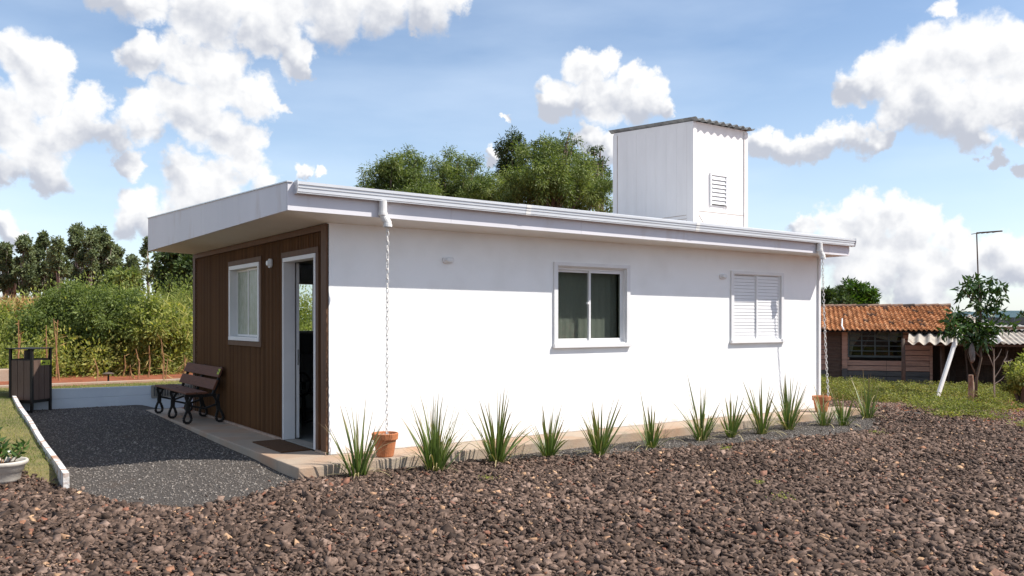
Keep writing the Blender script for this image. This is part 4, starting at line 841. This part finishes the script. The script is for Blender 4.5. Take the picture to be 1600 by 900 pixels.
tag(arr_obj('weed_thicket',leaf_mesh('weed_thicket',P,off+[0,0,.5],Ln,Ln*.5,'leaf_weed',pt)),'tangled mass of green weeds growing behind the yard','weeds',kind='stuff')
def bush(name,items,dep,n,leaf,mt,label,jd=.6,cat='bush',group=None,**kw):
    cl_=lobes(dep,items,jd,random.Random(len(label))); gx=sum(c[0] for c in cl_)/len(cl_); gy=sum(c[1] for c in cl_)/len(cl_); g=float(gz(gx,gy))
    r=empty(name,(gx,gy,g),label=label,cat=cat,group=group); mb=MB()
    for c in cl_: mb.tube([(gx,gy,g-.1),((gx+c[0])/2,(gy+c[1])/2,(g+c[2])/2),c[:3]],[.04,.03,.01],5)
    mb.build('stem',M['bark'],r); crown('foliage',cl_,n,leaf,mt,r,**kw); return r
bush('leafy_bush',[(75,500,38),(110,480,36),(140,472,30),(165,490,38),(95,525,36),(140,520,40),(200,480,28),(60,530,25)],19.2,30000,.075,'leaf_bush','large dark green rounded bush rising from the weeds at left',.4,sub=26,subr=.3,aspect=.45)
bush('leafy_bush',[(230,485,28),(265,495,30),(240,520,36),(285,515,32),(210,515,30)],19.4,14000,.09,'leaf_weed','paler green bush between the dark bush and the house wall',sub=26,subr=.3,aspect=.45)
bush('leafy_bush',[(12,508,24),(-20,515,34),(35,525,26),(10,540,34)],20,10000,.09,'leaf_weed','yellowish green bush cut by the left picture edge',sub=24,subr=.3,aspect=.45)
# dry stalks
rr=random.Random(21)
lab_=['short dry maize stalk just above the bin lid, left','leaning dry maize stalk above the middle of the bin','tallest dry maize stalk, right beside the bin post','high dry maize stalk in the dark bush, left of a pair','tall dry stalk in the dark bush, the left of two close together','tall dry stalk in the dark bush, the right of two close together','short dry stalk right of the mushroom garden light','thin dry stalk between two others right of the garden light','bushy dry stalk low in the middle of the weeds','dry stalk left of the bench, half hidden by leaves','low dry stalk beside the one left of the bench','dry stalk right behind the bench back','low dry stalk close to the mushroom garden light','slender high stalk above the left of the bin','dry stalk highest up near the house wall','dry stalk halfway between garden light and bench']
stalks=[(27,575,500),(40,585,545),(72,590,508),(77,560,520),(88,540,498),(93,545,500),(192,585,555),(208,585,570),(216,590,545),(255,585,530),(258,600,560),(290,595,555),(152,590,560),(30,590,520),(285,560,560),(232,590,540)]
for i,(px,pb,ptp) in enumerate(stalks):
    dep=17+rr.uniform(-.6,1.2); q=at(px,pb,dep); g=float(gz(q[0],q[1])); top=at(px+rr.uniform(-5,5),ptp,dep)
    r=empty('dry_stalk',(q[0],q[1],g),label=lab_[i],cat='maize stalk',group='dry maize stalks in the weeds')
    b0=Vector((q[0],q[1],g-.02)); T=Vector(top); MB().tube([b0,b0.lerp(T,.5)+Vector((rr.uniform(-.05,.05),0,0)),T],[.017,.013,.007],6).build('stem',M['cornstalk'],r)
    n=13; tt=rng.uniform(.3,1,n); Pp=np.array([b0.lerp(T,float(t_)) for t_ in tt]); me=leaf_mesh('leaf',Pp,rng.normal(0,1,(n,3))+[0,0,-.9],rng.uniform(.10,.24,n),rng.uniform(.012,.024,n),'drygrass',rng.uniform(0,.8,n)); arr_obj('leaf',me,r)
# tall dry grass tuft close to the wall
for (px,dep,lab) in ((272,19,'tall dry reed-like tuft left of the house wall'),(292,18.5,'tall dry reed-like tuft touching the house wall edge')):
    q=at(px,450,dep); g=float(gz(q[0],q[1])); n=110; h0=q[2]-g; base=np.array([q[0],q[1],g]); t=rng.uniform(.45,1,n)
    P=base+np.stack([rng.normal(0,.22,n),rng.normal(0,.22,n),t*h0*.85],-1); me=leaf_mesh('reed_tuft',P,rng.normal(0,.8,(n,3))+[0,0,1.0],rng.uniform(.18,.40,n),rng.uniform(.010,.022,n),'leaf_weed',rng.uniform(.6,1,n)); tag(arr_obj('reed_tuft',me),lab,'reed')
# dry corn field
n=12000; u=rng.uniform(-180,85,n); dp=rng.uniform(38,62,n); P=CAM+FW*dp[:,None]+RT*((u-800)/FPX*dp)[:,None]; P[:,2]=gz(P[:,0],P[:,1])+rng.uniform(.5,1,n)*1.75
tag(arr_obj('maize_field',leaf_mesh('maize_field',P,rng.normal(0,.6,(n,3))+[0,0,.6],rng.uniform(.3,.7,n),rng.uniform(.05,.11,n),'drygrass',rng.uniform(0,1,n))),'ripe orange-brown maize field behind the weeds','maize field',kind='stuff')
# ================================================================ eucalypt row
ecl=[(8,378,'narrow eucalyptus at the left picture edge'),(37,366,'slim leaning-topped eucalyptus, second in the far row'),(72,360,'broad-headed eucalyptus with gaps between its tufts'),(92,370,'eucalyptus tucked right behind the broad-headed one'),(122,349,'tallest pointed eucalyptus of the far row'),(140,357,'dense-topped eucalyptus just right of the tallest one'),(155,353,'twin-topped eucalyptus in the middle of the far row'),(168,364,'rounded eucalyptus at the falling end of the row'),(182,380,'shorter dark eucalyptus near the end of the row'),(205,397,'lowest eucalyptus before the gap of sky'),(232,366,'thin open eucalyptus seen against sky beside the roof corner'),(248,392,'thin eucalyptus partly under the roof overhang'),(56,392,'low bushy eucalyptus between two taller ones'),(22,400,'low dense eucalyptus behind the left edge trees')]
for i,(px,pt_,lab) in enumerate(ecl):
    rr=random.Random(40+i); dep=92+rr.uniform(-8,14); q=at(px,455,dep); g=float(gz(q[0],q[1])); thin=px in(232,248)
    items=[]; yv=pt_+8
    while yv<(452 if not thin else 440):
        wdt=(9 if thin else 13)*(.25+.8*min(1,(yv-pt_)/45)); items.append((px+rr.uniform(-1,1)*wdt,yv,rr.uniform(3,5.5) if thin else rr.uniform(4.5,8)))
        if not thin: items.append((px+rr.uniform(-1,1)*wdt,yv+rr.uniform(-5,5),rr.uniform(4,7)))
        yv+=rr.uniform(4,9)*(1.5 if thin else 1.0)
    cl_=lobes(dep,items,1.2,rr); tree('eucalyptus',(q[0],q[1],g),20,cl_,1900 if thin else 6500,.32,'leaf_euc','palebark',lab,group='eucalyptus trees in the far row',tr=.16,aspect=.5,droop=.3,sub=4,subr=.5,r0=.1)
def bigtree(name,base_px,dep,items,n,leaf,mt,bark,lab,jd=1.2,group=None,tr=.2,**kw):
    q=at(base_px,480,dep); return tree(name,(q[0],q[1],float(gz(q[0],q[1]))),9,lobes(dep,items,jd,random.Random(len(lab))),n,leaf,mt,bark,lab,group=group,tr=tr,**kw)
bigtree('round_tree',190,70,[(180,440,16),(200,435,15),(192,450,18),(172,455,12),(210,452,12)],4500,.34,'leaf_bush','bark','low rounded dark tree in front of the eucalyptus row',sub=12,aspect=.5)
bigtree('dense_tree',285,48,[(270,405,20),(292,400,24),(312,410,24),(275,430,24),(300,435,26),(262,448,16),(285,455,22),(318,450,26)],15000,.26,'leaf_dark','bark','dense dark broadleaf tree close behind the left end of the house',sub=16,aspect=.5)
# trees behind the roof
bigtree('willowy_tree',600,30,[(590,275,26),(612,262,26),(640,252,24),(570,298,20),(625,285,30),(655,290,30),(595,305,30),(650,250,20),(560,312,12),(650,325,40),(600,335,30)],38000,.115,'leaf_wil','bark','light green willowy tree at the left of the group behind the roof',aspect=.24,droop=.55,sub=22,subr=.30,r0=.3)
bigtree('willowy_tree',715,31,[(690,262,22),(715,255,24),(740,262,20),(700,285,28),(735,285,26),(760,290,24),(720,310,36),(680,300,26),(770,315,30),(745,300,30),(778,302,24),(665,310,30)],34000,.115,'leaf_wil','bark','middle willowy tree behind the roof with a ragged top',aspect=.24,droop=.55,sub=22,subr=.30,r0=.3)
bigtree('willowy_tree',850,29,[(820,250,26),(850,240,28),(880,240,28),(888,212,14),(895,225,14),(912,260,26),(835,280,34),(875,280,38),(915,290,30),(935,300,26),(800,285,26),(850,315,40),(905,320,36),(800,320,30),(948,325,20),(890,206,8),(888,222,14)],56000,.112,'leaf_wil','bark','tallest willowy tree, just left of the white tower',aspect=.24,droop=.55,sub=24,subr=.28,r0=.3)
bigtree('dark_pine',800,40,[(800,220,15),(790,232,14),(812,228,14),(795,250,16),(860,226,12),(840,232,12),(800,270,22)],9000,.16,'leaf_dark','bark','dark dense-needled tree top showing left above the willowy trees',aspect=.3,sub=22,subr=.28)
bigtree('dark_pine',935,38,[(928,236,9),(938,232,7),(942,250,8),(930,262,14),(945,270,8),(940,290,14),(925,290,18)],6000,.15,'leaf_dark','bark','dark tiered pine between the willowy tree and the tower',aspect=.3,sub=16,subr=.3,flat=.5)
# right hand far trees
bigtree('mango_tree',1335,62,[(1325,456,14),(1342,458,14),(1355,466,14),(1316,464,12),(1335,472,18),(1362,474,10),(1320,478,14)],9000,.30,'leaf_mango','bark','bright green rounded tree behind the tiled roof',aspect=.4,sub=16)
bigtree('mango_tree',1295,52,[(1292,462,10),(1305,464,11),(1300,476,14),(1285,472,12),(1318,474,10),(1330,480,9)],6000,.26,'leaf_dark','bark','darker rounded tree left of the bright one behind the tiled roof',aspect=.4,sub=14)
bigtree('mango_tree',1604,34,[(1600,503,9),(1612,498,14),(1625,505,16)],2500,.2,'leaf_dark','bark','dark tree cut by the right picture edge',aspect=.4,sub=14)
# far ridge
q0=at(1100,490,1500); q1=at(2000,487,1500); q2=at(1560,480,1500)
hm=MB(); vs=[];fs=[]
for i in range(61):
    px=1000+i*18; top=489+3.0*math.sin(i*.35)+1.2*math.sin(i*1.3); A=at(px,top,1500); B=at(px,top,1900); G0=at(px,520,1300); G0[2]=-12; G1=at(px,500,2200); G1[2]=-12
    vs+=[G0,A,B,G1]
    if i: b=4*(i-1); fs+=[(b,b+4,b+5,b+1),(b+1,b+5,b+6,b+2),(b+2,b+6,b+7,b+3)]
hm.add(vs,fs); tag(hm.build('hills',M['hillgreen'],smooth=True),kind='structure')
# ================================================================ neighbour's wooden house (own axes)
A0=at(1277,500,31.2); A1=at(1510,500,29.6); U=(A1-A0); U[2]=0; SC=np.linalg.norm(U)/233.; rzn=math.atan2(U[1],U[0]); gN=-1.0
nh=empty('wooden_house',(A0[0],A0[1],gN),rzn,label='old wooden neighbour house with orange clay tile roof and peeling pink boards',cat='house')
def uu(px): return (px-1277)*SC
ZS=.0228
def zz_(py): return (607-py)*ZS
def nb(nm,mt,u0,u1,v0,v1,z0,z1,parent=None,bev=0): return MB().box(u0,u1,v0,v1,z0,z1).build(nm,M[mt],parent or nh,loc=(0,0,0),bevel=bev)
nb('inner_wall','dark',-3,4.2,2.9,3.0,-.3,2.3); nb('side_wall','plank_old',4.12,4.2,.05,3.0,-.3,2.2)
ops=[(uu(1293),uu(1317),-.1,zz_(512)),(uu(1329),uu(1413),zz_(553),zz_(515))]
zc=-.25; k=0
rr=random.Random(8)
while zc<2.2:
    ph=.188; z0,z1=zc,min(zc+ph,2.22); segs=[(-3.0,uu(1457))]
    for (a,b,c,d) in ops:
        if z1>c+.02 and z0<d-.02:
            ns=[]
            for s in segs:
                if a>s[0] and b<s[1]: ns+=[(s[0],a),(b,s[1])]
                else: ns.append(s)
            segs=ns
    for s in segs:
        if s[1]-s[0]>2.5:
            mdl=uu(1388) if s[0]<uu(1388)<s[1] else (s[0]+s[1])/2; parts=[(s[0],mdl-.006),(mdl+.006,s[1])]
        else: parts=[s]
        for s0,s1 in parts:
            j=rr.uniform(-.006,.006); MB().hexa([(s0,-.022+j,z0),(s1,-.022+j,z0),(s1,.0,z0),(s0,.0,z0)],[(s0,-.004+j,z1-.022),(s1,-.004+j,z1-.022),(s1,.0+.004,z1-.022),(s0,.0+.004,z1-.022)]).build('board',M['plank_grey' if (z0+z1)/2<.74 else 'plank_pink'],nh,loc=(0,0,0))
    zc+=ph; k+=1
for px in (1321.5,): nb('post','plank_pink',uu(1317.5),uu(1326),-.05,-.024,.75,2.2); nb('post','plank_grey',uu(1317.5),uu(1326),-.051,-.024,-.2,.748)
nb('post','plank_pink',uu(1455),uu(1459),-.06,-.02,-.2,2.1)
dr=nb('door','plank_old',uu(1293),uu(1317),.06,.1,-.1,2.1)
for i in range(10): nb('door_slat','post',uu(1294),uu(1316),.03,.059,.0+i*.205,.035+i*.205,dr)
wf=nb('window','winframe',uu(1327),uu(1415),-.05,-.024,zz_(515),zz_(512)+.0); a,b,c,d=ops[1]
nb('sill','winframe',uu(1327),uu(1415),-.06,-.024,zz_(556),zz_(553),wf); 
for px in (1328,1349,1370,1392,1412.5): nb('mullion','winframe',uu(px)-.022,uu(px)+.022,-.045,-.005,c,d,wf)
for pyv in (522.5,530,538,546): nb('glazing_bar','winframe',uu(1329),uu(1412),-.042,-.008,zz_(pyv)-.016,zz_(pyv)+.016,wf)
nb('pane','glassdark',uu(1329),uu(1413),.004,.008,c,d,wf)
MB().add([(uu(1330),.06,c),(uu(1333),.06,c),(uu(1336),.06,c+.35),(uu(1346),.06,d-.2),(uu(1348),.06,d-.05),(uu(1330),.06,d-.05)],[(0,1,2,3,4,5)]).add([(uu(1372),.07,d-.22),(uu(1404),.07,d-.4),(uu(1408),.07,d-.02),(uu(1374),.07,d-.02)],[(0,1,2,3)]).build('curtain',M['corrug_white'],wf,loc=(0,0,0))
# tiled roof
ez,rz_,ev,rv=2.13,3.02,-.55,3.3
u0,u1=-4.0,uu(1508); 
roof2=MB().add([(u0,ev,ez-.06),(u1,ev,ez-.06),(u1,rv,rz_-.06),(u0,rv,rz_-.06),(u0,2*rv-ev,ez-.06),(u1,2*rv-ev,ez-.06)],[(0,1,2,3),(3,2,5,4)]).build('roof',M['plank_old'],nh,loc=(0,0,0))
M['claytile']=tintmat('clay_tile',[(0,(.36,.15,.06)),(.5,(.58,.26,.11)),(.85,(.68,.36,.18)),(1,(.16,.09,.06))],.8,0,.2,noise=.25,nscale=5)
nr=12; pt=.165; ncol=int((u1-u0)/pt); tv=[];tf=[];tt=[]
rlen=math.hypot(rv-ev,rz_-ez); sl_=np.array([0,(rv-ev)/rlen,(rz_-ez)/rlen]); nl=np.array([0,-(rz_-ez)/rlen,(rv-ev)/rlen]); tl=rlen/nr
for r_ in range(nr):
    for c_ in range(ncol):
        uc=u0+pt*(c_+.5)+rr.uniform(-.008,.008); s0=r_*tl-.03+rr.uniform(-.018,.018); b=len(tv); tv_=rr.random()**1.2*.8 if rr.random()>.06 else 1.0
        for (s,lift) in ((s0,.05),(s0+tl+.03,.0)):
            for k in range(6):
                th_=k/5; xx=(th_-.5)*pt*1.04; hz=.045*math.sin(math.pi*min(1,th_/.62))if th_<.62 else -.022*math.sin(math.pi*(th_-.62)/.38)
                p_=np.array([uc+xx,ev,ez])+sl_*s+nl*(lift+hz); tv.append(p_)
        for k in range(5): tv_ids=(b+k,b+k+1,b+6+k+1,b+6+k); tf.append(tv_ids); tt.append(tv_)
        # front lip of the tile
        b2=len(tv)
        for k in range(6): tv.append(np.array(tv[b+k])-nl*.045)
        for k in range(5): tf.append((b+k,b2+k,b2+k+1,b+k+1)); tt.append(tv_)
o=arr_obj('roof_tiles',arr_mesh('roof_tiles',np.array(tv),np.array(tf),M['claytile'],tt)); o.parent=roof2; o.location=(0,0,0); o['kind']='stuff'
for i in range(int((u1-u0)/.42)):
    uc=u0+.42*i; MB().tube([(uc,rv,rz_+.02),(uc+.45,rv,rz_+.035)],[.085,.095],8).build('ridge_tile',M['post'] if i%4==1 else M['rust'],roof2,loc=(0,0,0))
MB().tube([(uu(1319),-.75,2.9-.75),(uu(1316),-.62,zz_(507)),(uu(1317),-.35,zz_(495))],[.03,.03,.025],6).build('pipe',M['pvc'],nh,loc=(0,0,0))
nb('gable_beam','post',u1-.1,u1+.02,-.4,.1,1.9,2.1)
# front post & lean-to, corrugated
lt=empty('lean_to_shed',(A0[0],A0[1],gN),rzn,label='dark open lean-to shed with old corrugated roof beside the wooden house',cat='shed')
def lb(nm,mt,*b,parent=None): return MB().box(*b).build(nm,M[mt],parent or lt,loc=(0,0,0))
def bent(px,v,z1,r=.07,name='post',mt='post',lean=0): return MB().tube([(uu(px),v,-.4),(uu(px)+lean*.4+.02,v,z1*.5),(uu(px)+lean,v,z1)],[r,r*.9,r*.8],8).build(name,M[mt],lt,loc=(0,0,0),smooth=True)
bent(1407,-1.5,zz_(526)+.02,.075); bent(1588,-1.5,zz_(536),.085,mt='plank_old'); bent(1466,-.9,1.6,.04); bent(1560,-.9,1.7,.04)
e_z=zz_(532); 
def sheet(px0,px1,v0,z0,v1,z1,mt,sk=0,amp=.045,pitch=.27): 
    return corr_sheet(uu(px0),uu(px1),0,1,lambda u,v,h:(u+sk*v,v0+(v1-v0)*v,z0+(z1-z0)*v+h),pitch=pitch,amp=amp,th=.012).build('corrugated_sheet',M[mt],lt,loc=(0,0,0))
sheet(1413,1520,-1.75,e_z+.01,2.5,e_z+.95,'corrug',sk=.55,pitch=.33,amp=.055)
sheet(1508,1550,-1.72,e_z+.06,2.5,e_z+.80,'corrug_white',sk=.2)
sheet(1545,1690,-1.70,e_z+.02,1.0,e_z+.46,'corrug',sk=.0,pitch=.16,amp=.02)
sheet(1525,1690,.5,e_z+.45,2.6,e_z+.62,'corrug_white',sk=.0,pitch=.2,amp=.02)
MB().bar((uu(1528),-1.6,e_z+.08),(uu(1556),.6,e_z+.52),.10,.05).build('rafter',M['post'],lt,loc=(0,0,0))
MB().bar((uu(1545),.5,e_z+.50),(uu(1640),.5,e_z+.53),.12,.10).build('ridge_beam',M['rust'],lt,loc=(0,0,0))
MB().bar((uu(1404),-1.5,e_z-.03),(uu(1690),-1.5,e_z-.07),.08,.07).build('beam',M['post'],lt,loc=(0,0,0))
# back boards of the shed
rr=random.Random(12); u_=4.25
lb('back_wall','dark',4.2,uu(1700),2.45,2.5,-.4,2.6); lb('side_wall','plank_old',uu(1700),uu(1700)+.05,-.6,2.5,-.4,2.2)  # dark backing and out-of-view side wall, both added to keep sunlight out
while u_<uu(1700):
    wd=rr.uniform(.18,.3); lb('back_board','plank_old' if rr.random()<.7 else 'post',u_,u_+wd-.004,2.4,2.43,-.4,2.3+rr.uniform(-.1,.1)); u_+=wd
lb('table_board','plank_old',uu(1540),uu(1582),1.0,1.6,.9,1.25)
lb('shed_floor','soil',4.25,uu(1700),-1.0,2.4,-.4,-.0)
for (px,ln,pz) in ((1478,8,.9),(1510,-6,1.3)): MB().bar((uu(px),-.5,.0),(uu(px+ln),-.3,pz+.8),.035).build('stick',M['post'],lt,loc=(0,0,0))
# antenna pole
an=empty('antenna_pole',at(1530,600,30),label='thin pole with a bent crossbar aerial rising behind the leafy young tree',cat='aerial')
p0=at(1531,560,30); p1=at(1530,480,30); p2=at(1526,364,30); p3=at(1566,361,30)
MB().tube([p0,p1,p2],[.03,.028,.022],6).build('pole',M['post'],an); MB().bar(p2,p3,.035,.05).build('crossbar',M['post'],an)
for f_ in (.1,.3,.5,.7,.93): q=p2+(p3-p2)*f_; MB().bar(q+[0,0,-.0],q+FW*.5,.02).build('element',M['post'],an)
# young tree with pole
dT=18.5; bs=gxy(1524,dT)
yt=empty('young_tree',bs,label='young broad-leaved tree with glossy dark leaves before the lean-to shed',cat='tree')
tp=[at(1524,612,dT),at(1526,590,dT),at(1533,560,dT),at(1531,520,dT),at(1533,480,dT),at(1530,445,dT)]; tp[0][2]=bs[2]-.05
tm=MB().tube(tp,[.035,.03,.026,.022,.016,.008],7)
for pts in ([tp[2],at(1515,540,dT),at(1495,520,dT)],[tp[3],at(1548,505,dT),at(1560,470,dT)],[tp[4],at(1515,465,dT),at(1503,450,dT)],[tp[3],at(1545,520,dT),at(1562,512,dT)],[tp[1],at(1514,560,dT),at(1510,545,dT)]): tm.tube(pts,[.018,.013,.006],6)
tm.build('trunk',M['bark'],yt,smooth=True)
lobs=[(1530,438,11),(1541,436,9),(1513,448,10),(1502,452,8),(1524,455,12),(1538,458,11),(1500,462,7),(1528,472,11),(1541,474,10),(1551,462,8),(1562,452,10),(1568,447,7),(1560,470,10),(1552,482,10),(1562,490,8),(1538,490,10),(1522,498,10),(1500,492,13),(1484,500,10),(1512,510,14),(1492,515,14),(1474,520,9),(1530,515,15),(1548,515,12),(1565,508,10),(1580,512,8),(1520,528,12),(1540,530,12),(1505,528,10)]
crown('foliage',lobes(dT,lobs,.25,random.Random(2)),1500,.155,'leaf_gloss',yt,aspect=.36,droop=.4,sub=4,subr=.42,r0=.1)
pp0=at(1461,628,17.8); pp0[2]=float(gz(pp0[0],pp0[1]))-.03; pp1=at(1494,530,18.3)
tag(MB().tube([pp0,(pp0+pp1)/2,pp1],.045,10).build('white_pole',M['pvc'],smooth=False),'leaning white pole propped under the young tree','pole')
# bag hanging on the tree, and stumps
bg_=at(1519,552,dT-.1); bm_=MB().tube([bg_+[0,0,.22],bg_+[0,0,.12],bg_,bg_+[0,0,-.14],bg_+[0,0,-.2]],[.015,.05,.07,.055,.02],8).build('hanging_bag',M['cloth'],smooth=True); [setattr(v_,'co',v_.co+Vector(rng.normal(0,.014,3))) for v_ in bm_.data.vertices]; tag(bm_,'grey plastic bag hanging from the young tree stem','bag')
sg=gxy(1517,18.9); tag(MB().tube([(sg[0],sg[1],sg[2]-.05),(sg[0]+.02,sg[1],sg[2]+.3),(sg[0],sg[1],sg[2]+.62)],[.07,.065,.05],8).build('tree_stump',M['rust']),'rust-red upright stump beside the young tree foot','stump')
bt=empty('bare_sapling',gxy(1554,19),label='leafless pale sapling right of the young tree',cat='sapling'); g0=Vector(gxy(1554,19)); 
sm_=MB().tube([g0,at(1553,580,19),at(1553,545,19)],[.022,.018,.008],6)
for (a,b) in (((1553,575),(1540,545)),((1553,565),(1565,545)),((1554,590),(1568,565)),((1568,565),(1575,548)),((1554,600),(1572,585)),((1572,585),(1580,560)),((1553,555),(1548,538)),((1540,545),(1535,540)),((1568,565),(1583,562))): sm_.tube([at(*a,19),at((a[0]+b[0])/2+1,(a[1]+b[1])/2+1,19),at(*b,19)],[.011,.008,.004],5)
sm_.build('trunk',M['palebark'],bt)
bush('leafy_bush',[(1588,578,14),(1600,590,16),(1580,600,12),(1612,575,16),(1598,612,14),(1615,605,16),(1578,583,8)],17.5,6500,.075,'leaf_weed','feathery yellow-green bush at the right picture edge',.3,sub=18,aspect=.4)
# rubbish / planks on ground at shed
q=at(1560,606,20); MBq=MB().bar((q[0]-.5,q[1]+.3,float(gz(q[0],q[1]))+.05),(q[0]+.5,q[1]-.3,float(gz(q[0],q[1]))+.06),.08,.03).build('loose_plank',M['board']); tag(MBq,'loose reddish plank on the ground before the shed','plank')
q=at(1345,607,22); tag(MB().bar((q[0]-1.1,q[1]+.8,float(gz(q[0],q[1]))+.10),(q[0]+.6,q[1]-.4,float(gz(q[0],q[1]))+.11),.08,.03).build('loose_plank',M['board']),'long orange plank lying before the wooden house door','plank')
# ground weeds right
rr=random.Random(77); gc=[]
for k in range(5200):
    x0=rr.uniform(8.3,28); y0=rr.uniform(-7,11); xa,ya=np.array([x0]),np.array([y0])
    if not infrustum(xa,ya,1.08)[0] or coarse_d(xa,ya)[0]>-.12: continue
    d_=(x0-CAM[0])*FW[0]+(y0-CAM[1])*FW[1]
    if d_>27.5 or (x0<11.4 and y0>-1.0 and x0-y0<11.2): continue
    if patch(x0,y0,1.0,4)+rr.gauss(0,.35)<(.15 if d_<15 else -.25): continue
    gc.append((x0,y0,rr.uniform(.09,.20),np.clip(.07+(d_-12.5)*.022,.06,.26)*rr.uniform(.6,1.5),rr.random()))
gc=np.array(gc); n=130000; wt=gc[:,2]**2; idx=rng.choice(len(gc),n,p=wt/wt.sum()); off=rng.normal(0,1,(n,3))
P=np.stack([gc[idx,0]+off[:,0]*gc[idx,2]*.6,gc[idx,1]+off[:,1]*gc[idx,2]*.6,0*idx],-1); P[:,2]=gz(P[:,0],P[:,1])+gc[idx,3]*rng.beta(1.6,1.2,n)+.005
Ln=rng.uniform(.02,.055,n); pt=np.clip(.55*rng.uniform(0,1,n)+.5*gc[idx,4],0,1)
tag(arr_obj('ground_cover',leaf_mesh('ground_cover',P,off*[1,1,.5]+[0,0,.5],Ln,Ln*.5,'leaf_cover',pt)),'low yellow-green weeds covering the red ground before the shed','weeds',kind='stuff')
# trees across the road, behind the camera: what the window glass mirrors
for i,(x0,y0,r0,lab) in enumerate(((23,-26,3.0,'broad tree across the plot, behind the viewpoint, left'),(27.5,-25,3.2,'broad tree across the plot, behind the viewpoint, middle'),(32,-28,3.2,'broad tree across the plot, behind the viewpoint, right'))):
    rr=random.Random(i); cl_=[(x0+rr.uniform(-2.5,2.5),y0+rr.uniform(-2.5,2.5),1.2+rr.uniform(0,3.4),r0*rr.uniform(.45,.7)) for k in range(12)]
    tree('roadside_tree',(x0,y0,float(gz(x0,y0))),5,cl_,12000,.3,'leaf_wil','bark',lab,group='trees behind the viewpoint',aspect=.4)
print('stones',NST,'objects',len(bpy.data.objects),'faces',sum(len(o.data.polygons) for o in bpy.data.objects if o.type=='MESH'))
